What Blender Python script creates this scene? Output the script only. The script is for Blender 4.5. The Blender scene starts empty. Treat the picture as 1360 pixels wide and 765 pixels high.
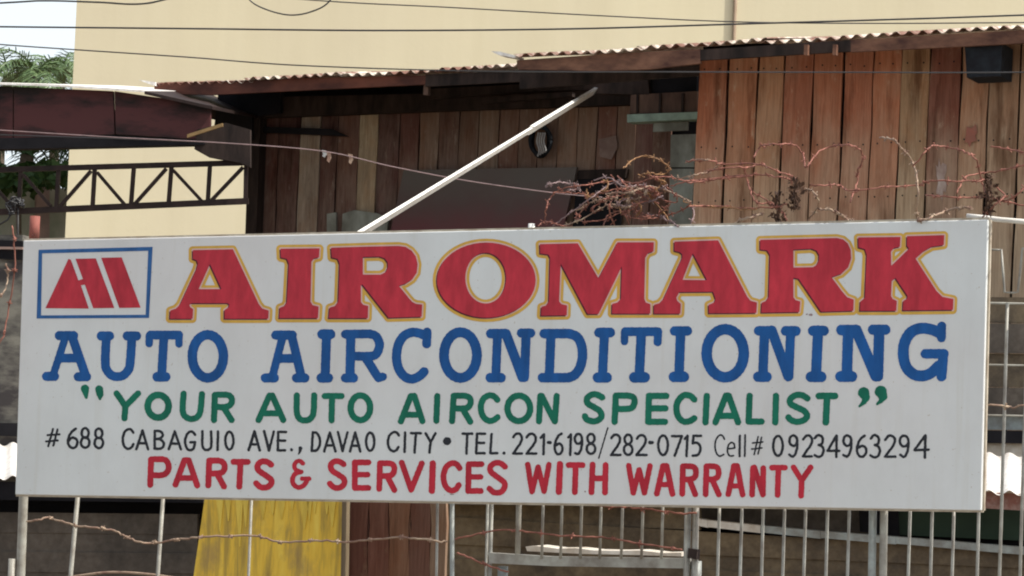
import bpy, bmesh, math, random
import numpy as np
from mathutils import Vector, Matrix
from mathutils.geometry import tessellate_polygon
R = math.radians
rnd = random.Random(7)
scn = bpy.context.scene
C = scn.collection

# ------------------------------------------------------------------ camera
PITCH, ROLL, F = 3.0, 2.4, 4000.0          # degrees, degrees, focal length in photo pixels
EYE = Vector((0, 0, 1.6))
cam = bpy.data.cameras.new('camera')
cam.sensor_width = 36; cam.lens = 36 * F / 1360
cam.clip_start = 0.1; cam.clip_end = 2000
cam_ob = bpy.data.objects.new('camera', cam); C.objects.link(cam_ob)
CM = Matrix.Rotation(R(90 + PITCH), 3, 'X') @ Matrix.Rotation(R(ROLL), 3, 'Z')
cam_ob.matrix_world = Matrix.Translation(EYE) @ CM.to_4x4()
scn.camera = cam_ob
# ------------------------------------------------------------------ world, sun, exposure
SUN_AZ = math.atan2(-0.297, 0.955)         # horizontal direction towards the sun
SUN_EL = R(56)
sd = Vector((math.cos(SUN_AZ) * math.cos(SUN_EL), math.sin(SUN_AZ) * math.cos(SUN_EL), math.sin(SUN_EL)))
w = bpy.data.worlds.new('World'); scn.world = w; w.use_nodes = True
nt = w.node_tree
sky = nt.nodes.new('ShaderNodeTexSky'); sky.sky_type = 'NISHITA'; sky.sun_disc = False
sky.sun_elevation = SUN_EL; sky.sun_rotation = math.pi / 2 - SUN_AZ
sky.dust_density = 3.0; sky.air_density = 1.0; sky.ozone_density = 0.3
hz = nt.nodes.new('ShaderNodeHueSaturation'); hz.inputs['Saturation'].default_value = 0.42; hz.inputs['Value'].default_value = 1.15   # thin tropical haze
nt.links.new(sky.outputs[0], hz.inputs['Color']); tc = nt.nodes.new('ShaderNodeTexCoord'); sx = nt.nodes.new('ShaderNodeSeparateXYZ'); nt.links.new(tc.outputs['Generated'], sx.inputs[0])
mrh = nt.nodes.new('ShaderNodeMapRange'); mrh.interpolation_type = 'SMOOTHSTEP'
for i_, v_ in ((1, 0.42), (2, 0.02), (3, 0.0), (4, 0.9)): mrh.inputs[i_].default_value = v_
nt.links.new(sx.outputs[2], mrh.inputs[0])
mh = nt.nodes.new('ShaderNodeMix'); mh.data_type = 'RGBA'; mh.inputs[7].default_value = (5.9, 6.5, 6.9, 1)      # bright white haze all round the horizon
nt.links.new(mrh.outputs[0], mh.inputs[0]); nt.links.new(hz.outputs[0], mh.inputs[6]); nt.links.new(mh.outputs[2], nt.nodes['Background'].inputs[0])
nt.nodes['Background'].inputs[1].default_value = 0.15
sl = bpy.data.lights.new('sun', 'SUN'); sl.energy = 4.2; sl.angle = R(0.6); sl.color = (1, 0.94, 0.84)
so = bpy.data.objects.new('sun', sl); C.objects.link(so)
so.rotation_euler = (-sd).to_track_quat('-Z', 'Y').to_euler(); so.location = (10, -5, 20)
scn.view_settings.view_transform = 'Standard'; scn.view_settings.look = 'None'
scn.view_settings.exposure = 0.27; scn.view_settings.gamma = 1
scn.cycles.filter_width = 2.0
scn.render.resolution_x = 1024; scn.render.resolution_y = 576

# ------------------------------------------------------------------ geometry helpers
def ray(px, py):
    return CM @ Vector(((px - 680) / F, -(py - 382.5) / F, -1))
class Plane:
    """upright plane through (x, y) with a heading; hit() turns a picture point into the place on it"""
    def __init__(s, px, dist, yaw):
        s.p = Vector(((px - 680) / F * dist, dist, 0)); s.yaw = yaw
        s.d = Vector((math.cos(R(yaw)), -math.sin(R(yaw)), 0))      # to the right
        s.n = Vector((-math.sin(R(yaw)), -math.cos(R(yaw)), 0))     # to the viewer
    def off(s, k):
        q = Plane(0, 1, s.yaw); q.p = s.p + s.n * k; return q
    def hit(s, px, py, k=0.0):
        r = ray(px, py); p = s.p + s.n * k
        t = (p - EYE).dot(s.n) / r.dot(s.n)
        return EYE + r * t
YAW = 22.9
SIGN = Plane(25, 10.65, YAW)
FENCE = SIGN.off(-0.09)
WALL_R = Plane(1140, 17.0, YAW)
WALL_L = Plane(600, 20.5, YAW)
EAVE_R = WALL_R.off(0.38); EAVE_L = WALL_L.off(1.15)

def link(name, me, mat=None, parent=None):
    o = bpy.data.objects.new(name, me); C.objects.link(o)
    if mat and not me.materials: me.materials.append(mat)
    if parent: o.parent = parent
    return o
def tag(o, label, cat, group=None):
    o['label'] = label; o['category'] = cat
    if group: o['group'] = group
    return o
def thing(name, label, cat, loc=(0, 0, 0), group=None):
    o = bpy.data.objects.new(name, None); C.objects.link(o); o.location = loc
    o.empty_display_size = 0.2
    bpy.context.view_layer.update()
    return tag(o, label, cat, group)
def child(o, parent):
    """parent keeping world place (parts are modelled in world space, things are unrotated)"""
    o.parent = parent; o.matrix_parent_inverse = Matrix.Translation(-Vector(parent.location)); return o
def struct(o): o['kind'] = 'structure'; return o

class MB:
    def __init__(s): s.v = []; s.f = []; s.sm = []
    def add(s, vs, fs, smooth=False):
        b = len(s.v); s.v += [tuple(v) for v in vs]
        s.f += [tuple(b + i for i in f) for f in fs]; s.sm += [smooth] * len(fs)
        return s
    def prism(s, pts, back):
        n = len(pts); q = [p + back for p in pts]
        fs = [tuple(range(n)), tuple(reversed(range(n, 2 * n)))]
        fs += [(i, n + i, n + (i + 1) % n, (i + 1) % n) for i in range(n)]
        return s.add(list(pts) + q, fs)
    def box(s, lo, hi):
        a, b, c = lo; d, e, f = hi
        return s.prism([Vector((a, b, c)), Vector((d, b, c)), Vector((d, b, f)), Vector((a, b, f))], Vector((0, e - b, 0)))
    def tube(s, pts, r, n=6, r2=None, caps=True):
        pts = [Vector(p) for p in pts]; m = len(pts); vs = []
        up = None
        for i, p in enumerate(pts):
            t = (pts[min(i + 1, m - 1)] - pts[max(i - 1, 0)])
            t = t.normalized() if t.length > 1e-9 else Vector((0, 0, 1))
            if up is None:
                up = t.cross(Vector((0, 0, 1)));
                if up.length < 0.05: up = t.cross(Vector((0, 1, 0)))
                up.normalize()
            else:
                up = (up - t * up.dot(t)).normalized()
            w_ = t.cross(up)
            rr = r if r2 is None else r + (r2 - r) * i / (m - 1)
            vs += [p + (up * math.cos(2 * math.pi * k / n) + w_ * math.sin(2 * math.pi * k / n)) * rr for k in range(n)]
        fs = [(i * n + k, i * n + (k + 1) % n, (i + 1) * n + (k + 1) % n, (i + 1) * n + k) for i in range(m - 1) for k in range(n)]
        b = len(s.v); s.add(vs, fs, n > 4)
        if caps: s.f += [tuple(b + k for k in reversed(range(n))), tuple(b + (m - 1) * n + k for k in range(n))]; s.sm += [False, False]
        return s
    def bar(s, a, b, wd, dp, side, n):
        """rectangular bar from a to b, wd across (direction side), dp deep (direction n)"""
        a = Vector(a); b = Vector(b); x = side * wd / 2; y = n * dp / 2
        vs = [a - x - y, a + x - y, a + x + y, a - x + y, b - x - y, b + x - y, b + x + y, b - x + y]
        return s.add(vs, [(0, 1, 2, 3), (7, 6, 5, 4), (0, 4, 5, 1), (1, 5, 6, 2), (2, 6, 7, 3), (3, 7, 4, 0)])
    def build(s, name, mat, parent=None, fix=True):
        me = bpy.data.meshes.new(name); me.from_pydata(s.v, [], s.f)
        me.polygons.foreach_set('use_smooth', s.sm)
        if fix:
            bm = bmesh.new(); bm.from_mesh(me); bmesh.ops.recalc_face_normals(bm, faces=bm.faces[:]); bm.to_mesh(me); bm.free()
        me.materials.append(mat)
        o = bpy.data.objects.new(name, me); C.objects.link(o)
        if parent: child(o, parent)
        return o
def catmull(pts, sub=5):
    pts = [Vector(p) for p in pts]; out = []
    for i in range(len(pts) - 1):
        p0 = pts[max(i - 1, 0)]; p1 = pts[i]; p2 = pts[i + 1]; p3 = pts[min(i + 2, len(pts) - 1)]
        for k in range(sub):
            t = k / sub
            out.append(0.5 * ((2 * p1) + (p2 - p0) * t + (2 * p0 - 5 * p1 + 4 * p2 - p3) * t * t + (3 * p1 - p0 - 3 * p2 + p3) * t ** 3))
    out.append(pts[-1]); return out

# ------------------------------------------------------------------ materials
def mat(name):
    m = bpy.data.materials.new(name); m.use_nodes = True
    return m, m.node_tree, m.node_tree.nodes['Principled BSDF']
def N(nt, kind, **kw):
    n = nt.nodes.new(kind)
    for k, v in kw.items(): setattr(n, k, v)
    return n
def ramp(nt, fac, stops):
    r = N(nt, 'ShaderNodeValToRGB'); e = r.color_ramp.elements
    while len(e) < len(stops): e.new(0.5)
    for el, (p, c) in zip(e, stops):
        el.position = p; el.color = (*c, 1) if len(c) == 3 else c
    nt.links.new(fac, r.inputs[0]); return r.outputs[0]
def noise(nt, scale=(1, 1, 1), detail=5, rough=0.6, offset=None, freq=1.0, dist=0.0):
    g = N(nt, 'ShaderNodeNewGeometry'); mp = N(nt, 'ShaderNodeMapping'); mp.inputs['Scale'].default_value = scale
    nt.links.new(g.outputs['Position'], mp.inputs[0])
    if offset is not None: nt.links.new(offset, mp.inputs['Location'])
    n = N(nt, 'ShaderNodeTexNoise'); n.inputs['Scale'].default_value = freq
    n.inputs['Detail'].default_value = detail; n.inputs['Roughness'].default_value = rough
    n.inputs['Distortion'].default_value = dist
    nt.links.new(mp.outputs[0], n.inputs[0]); return n.outputs[0]
def mix(nt, fac, a, b, mode='MIX'):
    m = N(nt, 'ShaderNodeMix', data_type='RGBA', blend_type=mode)
    for sock, v in ((m.inputs[0], fac), (m.inputs[6], a), (m.inputs[7], b)):
        if hasattr(v, 'links'): nt.links.new(v, sock)
        else: sock.default_value = v if not isinstance(v, tuple) else (*v, 1)
    return m.outputs[2]
def math_(nt, op, a, b):
    m = N(nt, 'ShaderNodeMath', operation=op)
    for i, v in enumerate((a, b)):
        if hasattr(v, 'links'): nt.links.new(v, m.inputs[i])
        else: m.inputs[i].default_value = v
    return m.outputs[0]
def bump(nt, bs, h, strength=0.3, dist=0.01):
    b = N(nt, 'ShaderNodeBump'); b.inputs['Strength'].default_value = strength; b.inputs['Distance'].default_value = dist
    nt.links.new(h, b.inputs['Height']); nt.links.new(b.outputs[0], bs.inputs['Normal'])
def simple(name, base, dark, scale=(6, 6, 6), rough=0.6, metal=0.0, lo=0.35, hi=0.7, bmp=0.2, detail=6):
    m, t, b = mat(name); n = noise(t, scale, detail)
    t.links.new(ramp(t, n, [(lo, dark), (hi, base)]), b.inputs['Base Color'])
    b.inputs['Roughness'].default_value = rough; b.inputs['Metallic'].default_value = metal
    b.inputs['Specular IOR Level'].default_value = 0.5 if rough < 0.58 else 0.15
    if bmp: bump(t, b, n, bmp, 0.004)
    return m
def wood_mat(name, faded, fade_lo, fade_hi):
    """boards: tone from the object's own colour, long grain, paler weathering low down where rain reaches"""
    m, t, b = mat(name)
    oi = N(t, 'ShaderNodeObjectInfo')
    off = N(t, 'ShaderNodeCombineXYZ')
    t.links.new(math_(t, 'MULTIPLY', oi.outputs['Random'], 37.0), off.inputs[0]); t.links.new(math_(t, 'MULTIPLY', oi.outputs['Random'], 11.0), off.inputs[2])
    grain = noise(t, (48, 48, 2.6), 7, 0.72, off.outputs[0], 1.0, 1.1)
    blot = noise(t, (6, 6, 2.6), 6, 0.66, off.outputs[0])
    rust = noise(t, (7, 7, 3.2), 5, 0.7, off.outputs[0], 1.3)
    tone = mix(t, 1.0, oi.outputs['Color'], ramp(t, grain, [(0.3, (0.62, 0.55, 0.5)), (0.72, (1.15, 1.12, 1.1))]), 'MULTIPLY')
    tone = mix(t, ramp(t, rust, [(0.46, (0, 0, 0)), (0.7, (0.55, 0.55, 0.55))]), tone, mix(t, 1.0, tone, (0.95, 0.68, 0.52), 'MULTIPLY'))
    tone = mix(t, ramp(t, noise(t, (11, 11, 4), 6, 0.7, off.outputs[0], 1.7), [(0.6, (0, 0, 0)), (0.72, (0.45, 0.45, 0.45))]), tone, faded)
    g = N(t, 'ShaderNodeNewGeometry'); sp = N(t, 'ShaderNodeSeparateXYZ'); t.links.new(g.outputs['Position'], sp.inputs[0])
    mr = N(t, 'ShaderNodeMapRange'); mr.inputs[1].default_value = fade_hi; mr.inputs[2].default_value = fade_lo
    t.links.new(sp.outputs[2], mr.inputs[0])
    f = math_(t, 'MULTIPLY', mr.outputs[0], 0.75)
    f2 = math_(t, 'MULTIPLY', math_(t, 'ADD', f, math_(t, 'SUBTRACT', blot, 0.5)), 1.0)
    cl = N(t, 'ShaderNodeClamp'); t.links.new(f2, cl.inputs[0]); cl.inputs[2].default_value = 0.8
    c = mix(t, cl.outputs[0], tone, mix(t, 1.0, faded, ramp(t, grain, [(0.3, (0.6, 0.58, 0.56)), (0.7, (1.1, 1.1, 1.1))]), 'MULTIPLY'))
    st = ramp(t, noise(t, (9, 9, 1.3), 5, 0.62, off.outputs[0]), [(0.30, (0.45, 0.38, 0.34)), (0.46, (1, 1, 1))])
    t.links.new(mix(t, 1.0, c, st, 'MULTIPLY'), b.inputs['Base Color'])
    b.inputs['Roughness'].default_value = 0.85; b.inputs['Specular IOR Level'].default_value = 0.15
    bump(t, b, grain, 0.5, 0.004)
    return m
def paint(name, col, var=0.2, rough=0.45):
    m, t, b = mat(name)
    a = noise(t, (28, 28, 9), 4, 0.6); a2 = noise(t, (3, 3, 3), 3)
    lo = tuple(c * (1 - var) for c in col); hi = tuple(min(1, c * (1 + var)) for c in col)
    c = ramp(t, a, [(0.3, lo), (0.7, hi)])
    c = mix(t, 1.0, c, ramp(t, a2, [(0.3, (0.9, 0.9, 0.92)), (0.7, (1.06, 1.05, 1.04))]), 'MULTIPLY')
    t.links.new(c, b.inputs['Base Color']); b.inputs['Roughness'].default_value = rough; b.inputs['Specular IOR Level'].default_value = 0.2
    return m
M = {}
def board_mat():
    m, t, b = mat('white sign paint')
    big = noise(t, (0.8, 0.8, 1.2), 3, 0.5); mid = noise(t, (5, 5, 3), 6, 0.65); st = noise(t, (30, 30, 1.3), 4, 0.6); sp = noise(t, (90, 90, 90), 2, 0.5)
    c = ramp(t, big, [(0.35, (0.665, 0.668, 0.66)), (0.65, (0.68, 0.715, 0.71))])
    c = mix(t, 1.0, c, ramp(t, mid, [(0.3, (0.93, 0.925, 0.92)), (0.62, (1.02, 1.02, 1.02))]), 'MULTIPLY')
    c = mix(t, 1.0, c, ramp(t, st, [(0.28, (0.96, 0.95, 0.93)), (0.45, (1, 1, 1))]), 'MULTIPLY')
    c = mix(t, 1.0, c, ramp(t, sp, [(0.24, (0.78, 0.72, 0.66)), (0.29, (1, 1, 1))]), 'MULTIPLY')
    t.links.new(c, b.inputs['Base Color']); b.inputs['Roughness'].default_value = 0.5
    bump(t, b, mid, 0.12, 0.004); return m
M['board'] = board_mat()
M['red'] = paint('crimson sign paint', (0.50, 0.035, 0.055))
M['red2'] = paint('red sign paint', (0.50, 0.025, 0.045))
M['yellow'] = paint('ochre outline paint', (0.66, 0.40, 0.075), 0.1)
M['pink'] = paint('pale inline paint', (0.72, 0.50, 0.44), 0.06)
M['shadow'] = paint('dark maroon paint', (0.09, 0.012, 0.03))
M['blue'] = paint('blue sign paint', (0.010, 0.090, 0.30))
M['blue2'] = paint('logo blue paint', (0.03, 0.12, 0.32))
M['green'] = paint('green sign paint', (0.006, 0.155, 0.095))
M['black'] = paint('black sign paint', (0.025, 0.028, 0.035), 0.3)
M['edge'] = simple('pale painted edge', (0.52, 0.47, 0.38), (0.34, 0.28, 0.21), (20, 20, 20))
def beige():
    m, t, b = mat('beige wall paint'); n = noise(t, (0.35, 0.35, 0.25), 5); s = noise(t, (3, 3, 0.15), 4); f = noise(t, (20, 20, 20), 3)
    c = ramp(t, n, [(0.3, (0.63, 0.565, 0.40)), (0.7, (0.715, 0.65, 0.45))])
    c = mix(t, 1.0, c, ramp(t, s, [(0.3, (0.97, 0.965, 0.95)), (0.6, (1.01, 1.01, 1.01))]), 'MULTIPLY')
    t.links.new(c, b.inputs['Base Color']); b.inputs['Roughness'].default_value = 0.85; bump(t, b, f, 0.1, 0.01); return m
M['beige'] = beige()
M['wood_r'] = wood_mat('weathered red brown boards', (0.47, 0.37, 0.255), 2.75, 3.62)
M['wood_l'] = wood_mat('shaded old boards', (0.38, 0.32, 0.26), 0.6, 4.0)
M['wood_y'] = wood_mat('yard boards', (0.2, 0.13, 0.08), -3.0, 1.0)
M['wood_p'] = wood_mat('whitewashed boards', (0.10, 0.06, 0.045), 0.5, 4.4)
M['dark_wood'] = simple('dark timber', (0.055, 0.038, 0.032), (0.018, 0.014, 0.013), (12, 12, 3), 0.85)
M['fascia'] = simple('brown fascia timber', (0.24, 0.125, 0.08), (0.07, 0.035, 0.028), (5, 5, 12), 0.85)
M['fascia2'] = simple('rust brown fascia', (0.20, 0.075, 0.05), (0.08, 0.035, 0.028), (4, 4, 8), 0.85)
M['black_void'] = simple('near black shade board', (0.018, 0.017, 0.02), (0.008, 0.008, 0.01), (5, 5, 5), 0.9)  # near black, also put where gaps and openings are only in shade
def rust_roof(name, metal_c, rust_c, lo, hi):
    m, t, b = mat(name); n = noise(t, (3, 3, 3), 7, 0.7); n2 = noise(t, (30, 30, 30), 4)
    c = ramp(t, n, [(lo, rust_c), (hi, metal_c)]); c = mix(t, 1.0, c, ramp(t, n2, [(0.3, (0.7, 0.65, 0.6)), (0.7, (1.1, 1.1, 1.1))]), 'MULTIPLY')
    t.links.new(c, b.inputs['Base Color']); b.inputs['Roughness'].default_value = 0.6; b.inputs['Metallic'].default_value = 0.15; bump(t, b, n2, 0.2, 0.002); return m
M['roof_rust'] = rust_roof('rusty corrugated sheet', (0.42, 0.36, 0.32), (0.22, 0.085, 0.06), 0.42, 0.62)
M['roof_grey'] = rust_roof('galvanised corrugated sheet', (0.84, 0.83, 0.80), (0.66, 0.54, 0.46), 0.28, 0.42)
M['roof_top'] = rust_roof('worn roofing', (0.66, 0.60, 0.52), (0.20, 0.09, 0.06), 0.46, 0.58)
M['sheet_brown'] = rust_roof('brown rusted sheet', (0.19, 0.145, 0.085), (0.055, 0.04, 0.026), 0.36, 0.64)
M['sheet_grey'] = rust_roof('grey old sheet', (0.12, 0.10, 0.08), (0.055, 0.045, 0.035), 0.36, 0.62)
M['sheet_green'] = simple('faded green sheet', (0.045, 0.075, 0.05), (0.03, 0.045, 0.035), (3, 3, 6), 0.7)
M['maroon'] = simple('maroon painted steel', (0.085, 0.032, 0.032), (0.02, 0.015, 0.015), (1.6, 1.6, 4.5), 0.65, 0, 0.44, 0.56)
M['truss'] = simple('dark truss steel', (0.04, 0.025, 0.022), (0.02, 0.014, 0.013), (10, 10, 10), 0.6)
M['white_pipe'] = simple('white painted tube', (0.84, 0.84, 0.80), (0.68, 0.66, 0.60), (8, 8, 30), 0.45)
M['fence_white'] = simple('dirty white fence paint', (0.40, 0.40, 0.35), (0.20, 0.18, 0.15), (14, 14, 14), 0.5)
M['fence_blue'] = simple('pale grey green fence paint', (0.36, 0.41, 0.40), (0.20, 0.20, 0.18), (14, 14, 14), 0.5)
M['rust_pink'] = simple('rusty pink pipe', (0.30, 0.10, 0.08), (0.18, 0.07, 0.055), (20, 20, 20), 0.7)
M['wire_rust'] = simple('rusty wire', (0.37, 0.16, 0.12), (0.15, 0.06, 0.045), (30, 30, 30), 0.7)
M['wire_pale'] = simple('weathered pale wire', (0.42, 0.33, 0.24), (0.22, 0.13, 0.10), (30, 30, 30), 0.7)
M['wire_mauve'] = simple('dull mauve wire', (0.30, 0.21, 0.21), (0.2, 0.15, 0.15), (20, 20, 20), 0.7)
M['wire_gold'] = simple('orange brown wire', (0.36, 0.20, 0.09), (0.17, 0.09, 0.05), (30, 30, 30), 0.7)
M['vine'] = simple('dry dark vine', (0.13, 0.075, 0.05), (0.05, 0.03, 0.022), (30, 30, 30), 0.9)
M['cable'] = simple('black cable', (0.03, 0.03, 0.035), (0.02, 0.02, 0.02), (5, 5, 5), 0.5)
M['mint'] = simple('mint green paint', (0.36, 0.50, 0.42), (0.22, 0.30, 0.25), (9, 9, 9), 0.7)
M['palegreen'] = simple('pale grey green board', (0.34, 0.37, 0.33), (0.16, 0.165, 0.14), (7, 7, 4), 0.8)
M['ply'] = simple('brown plywood', (0.17, 0.105, 0.075), (0.08, 0.05, 0.04), (9, 9, 3), 0.85)
M['grey_tarp'] = simple('grey brown panel', (0.16, 0.13, 0.12), (0.09, 0.065, 0.06), (3, 3, 3), 0.8)
M['maroon_panel'] = simple('dark maroon panel', (0.13, 0.04, 0.045), (0.06, 0.025, 0.03), (3, 3, 3), 0.8)
def yellow_sheet():
    m, t, b = mat('streaked yellow sheet'); st = noise(t, (26, 26, 2.6), 5, 0.6, None, 1.0, 0.5); sp = noise(t, (6, 6, 4), 5, 0.65)
    c = ramp(t, st, [(0.26, (0.30, 0.19, 0.04)), (0.40, (0.52, 0.36, 0.055)), (0.52, (0.80, 0.53, 0.05)), (0.70, (0.88, 0.66, 0.10))])
    c = mix(t, ramp(t, sp, [(0.52, (0, 0, 0)), (0.70, (0.7, 0.7, 0.7))]), c, (0.34, 0.23, 0.09))
    t.links.new(c, b.inputs['Base Color']); b.inputs['Roughness'].default_value = 0.6; bump(t, b, st, 0.3, 0.006); return m
M['yellow_sheet'] = yellow_sheet()
M['tyre'] = simple('black rubber coil', (0.020, 0.025, 0.03), (0.012, 0.012, 0.015), (20, 20, 20), 0.9)
M['white_cord'] = simple('pale cord', (0.45, 0.45, 0.44), (0.3, 0.3, 0.3), (20, 20, 20), 0.6)
M['asphalt'] = simple('asphalt', (0.075, 0.072, 0.068), (0.045, 0.044, 0.042), (3, 3, 3), 0.9)
M['concrete'] = simple('concrete', (0.36, 0.34, 0.30), (0.24, 0.22, 0.19), (2, 2, 2), 0.9)
M['soil'] = simple('dry soil', (0.22, 0.16, 0.10), (0.12, 0.09, 0.06), (1.5, 1.5, 1.5), 0.95)
M['block'] = simple('stained grey wall', (0.34, 0.33, 0.28), (0.13, 0.15, 0.10), (2, 2, 1), 0.9)
M['pinkwall'] = simple('faded pink wall', (0.34, 0.23, 0.20), (0.20, 0.15, 0.13), (2, 2, 2), 0.9)
M['leaf'] = simple('palm leaf', (0.12, 0.18, 0.06), (0.06, 0.11, 0.04), (3, 3, 3), 0.5)
M['leaf2'] = simple('dark leaf', (0.05, 0.09, 0.025), (0.02, 0.045, 0.015), (3, 3, 3), 0.6)
M['bark'] = simple('palm bark', (0.22, 0.18, 0.14), (0.10, 0.08, 0.06), (5, 5, 14), 0.9)
M['ledge'] = simple('pale ledge', (0.72, 0.70, 0.64), (0.42, 0.36, 0.28), (9, 9, 9), 0.7)

# ------------------------------------------------------------------ setting: ground, road, pavement
def sheet(name, x0, y0, x1, y1, z, m):
    return struct(MB().add([(x0, y0, z), (x1, y0, z), (x1, y1, z), (x0, y1, z)], [(0, 1, 2, 3)]).build(name, m))
sheet('ground', -600, -600, 600, 1200, 0.0, M['soil'])
sheet('road', -60, -7, 60, 4.5, 0.004, M['asphalt'])
kb = MB(); kb.box((-60, 4.5, 0), (60, 4.7, 0.13)); struct(kb.build('kerb', M['concrete']))
pv = MB(); pv.box((-60, 4.7, 0), (60, 8.6, 0.12)); struct(pv.build('pavement', M['concrete']))

# ------------------------------------------------------------------ lettering machinery
STEP = 0.5
def seg_sdf(X, Y, a, b, ra, rb):
    dx, dy = b[0] - a[0], b[1] - a[1]; L = dx * dx + dy * dy
    t = np.clip(((X - a[0]) * dx + (Y - a[1]) * dy) / L, 0, 1) if L > 1e-9 else np.zeros_like(X)
    return np.hypot(X - a[0] - t * dx, Y - a[1] - t * dy) - (ra + (rb - ra) * t)
def poly_sdf(X, Y, poly):
    d = np.full(X.shape, 1e9); ins = np.zeros(X.shape, bool); n = len(poly)
    for i in range(n):
        a, b = poly[i], poly[(i + 1) % n]
        d = np.minimum(d, seg_sdf(X, Y, a, b, 0, 0))
        if a[1] != b[1]:
            c = ((a[1] > Y) != (b[1] > Y)) & (X < (b[0] - a[0]) * (Y - a[1]) / (b[1] - a[1]) + a[0]); ins ^= c
    return np.where(ins, -d, d)
def march(fld, x0, y0, step):
    """closed outlines where fld crosses zero; inside is fld < 0"""
    H, W = fld.shape; s = fld < 0; nxt = {}; pos = {}
    case = s[:-1, :-1] * 1 + s[:-1, 1:] * 2 + s[1:, 1:] * 4 + s[1:, :-1] * 8
    js, is_ = np.nonzero((case > 0) & (case < 15))
    tab = {1: [(3, 0)], 2: [(0, 1)], 3: [(3, 1)], 4: [(1, 2)], 5: [(3, 0), (1, 2)], 6: [(0, 2)], 7: [(3, 2)], 8: [(2, 3)],
           9: [(2, 0)], 10: [(0, 1), (2, 3)], 11: [(2, 1)], 12: [(1, 3)], 13: [(1, 0)], 14: [(0, 3)]}
    def key(j, i, e):
        return [(j, i, 0), (j, i + 1, 1), (j + 1, i, 0), (j, i, 1)][e]
    def pt(k):
        j, i, v = k
        a = fld[j, i]; b = fld[j + 1, i] if v else fld[j, i + 1]; t = a / (a - b)
        return (x0 + (i + (0 if v else t)) * step, y0 + (j + (t if v else 0)) * step)
    for j, i in zip(js.tolist(), is_.tolist()):
        for a, b in tab[int(case[j, i])]:
            nxt[key(j, i, a)] = key(j, i, b)
    loops = []
    while nxt:
        st, cur = nxt.popitem(); lp = [pt(st)]
        while cur != st and cur in nxt:
            lp.append(pt(cur)); cur = nxt.pop(cur)
        if len(lp) > 5: loops.append(lp)
    return loops
def simplify(lp, tol):
    out = [lp[0]]; i = 0; n = len(lp)
    while i < n - 1:
        j = min(i + 2, n - 1); best = i + 1
        while j < n and j - i < 25:
            a, b = lp[i], lp[j]; L = math.hypot(b[0] - a[0], b[1] - a[1]) or 1e-9
            if all(abs((b[0] - a[0]) * (a[1] - q[1]) - (a[0] - q[0]) * (b[1] - a[1])) / L < tol for q in lp[i + 1:j]): best = j; j += 1
            else: break
        i = best; out.append(lp[i])
    return out
def area(lp): return sum(lp[i][0] * lp[(i + 1) % len(lp)][1] - lp[(i + 1) % len(lp)][0] * lp[i][1] for i in range(len(lp))) / 2
def inside(p, lp):
    c = False; n = len(lp)
    for i in range(n):
        a, b = lp[i], lp[(i + 1) % n]
        if (a[1] > p[1]) != (b[1] > p[1]) and p[0] < (b[0] - a[0]) * (p[1] - a[1]) / (b[1] - a[1]) + a[0]: c = not c
    return c
def glyph_mesh(name, fld, x0, y0, lift, m, parent, shift=(0, 0)):
    loops = [simplify(l, 0.035) for l in march(fld, x0, y0, STEP)]
    loops = [l for l in loops if abs(area(l)) > 0.6 and len(l) > 3]
    if not loops: return None
    loops.sort(key=lambda l: -abs(area(l)))
    outers = []
    for l in loops:
        host = [o for o in outers if inside(l[0], o[0])]
        if len(host) == 0: outers.append([l])
        else: host[0].append(l)
    vs = []; fs = []
    for grp in outers:
        polys = [[Vector((p[0], -p[1], 0)) for p in l] for l in grp]
        tris = tessellate_polygon(polys); b = len(vs)
        flat = [p for l in grp for p in l]
        vs += [tuple(SIGN.hit(p[0] + shift[0], p[1] + shift[1], lift)) for p in flat]
        fs += [tuple(b + i for i in t) for t in tris]
    # all faces towards the viewer
    out = []
    for f in fs:
        a, b_, c = (Vector(vs[i]) for i in f)
        nn = (b_ - a).cross(c - a)
        if nn.length < 1e-12: continue
        out.append(f if nn.dot(SIGN.n) > 0 else f[::-1])
    me = bpy.data.meshes.new(name); me.from_pydata(vs, [], out); me.materials.append(m)
    o = bpy.data.objects.new(name, me); C.objects.link(o)
    return o
def grid(pts, pad):
    xs = [p[0] for p in pts]; ys = [p[1] for p in pts]
    x0, y0 = min(xs) - pad, min(ys) - pad
    nx = int((max(xs) + pad - x0) / STEP) + 2; ny = int((max(ys) + pad - y0) / STEP) + 2
    X, Y = np.meshgrid(x0 + np.arange(nx) * STEP + 1e-4, y0 + np.arange(ny) * STEP + 1e-4)
    return X, Y, x0, y0
def strokes_field(strokes, org, sc, wd):
    pts = []; segs = []
    for s in strokes:
        if isinstance(s, tuple) and s[0] == 'E':               # ellipse ring: cx, cy, rx, ry, width
            _, cx, cy, rx, ry = s[:5]; ww = s[5] if len(s) > 5 else wd
            pl = [(cx + rx * math.cos(k * math.pi / 14), cy + ry * math.sin(k * math.pi / 14), ww / 2) for k in range(29)]
        else:
            ww = wd
            if not isinstance(s[0], tuple): ww = s[0]; s = s[1:]
            pl = [(p[0], p[1], p[2] if len(p) > 2 else ww / 2) for p in s]
            if len(pl) > 4:
                pp = catmull([Vector(p) for p in pl], 4); pl = [tuple(p) for p in pp]
        pl = [(org[0] + p[0] / sc, org[1] + p[1] / sc, p[2] / sc) for p in pl]
        pts += pl
        segs += list(zip(pl, pl[1:])) if len(pl) > 1 else [(pl[0], pl[0])]
    X, Y, x0, y0 = grid(pts, 10)
    d = np.full(X.shape, 1e9)
    for a, b in segs: d = np.minimum(d, seg_sdf(X, Y, a, b, a[2], b[2]))
    wob = 0.22 * np.sin(X * 0.9 + Y * 0.37 + x0) * np.sin(Y * 0.8 - X * 0.3 + y0)     # unsteady brush edge
    return d + wob, x0, y0

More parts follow.
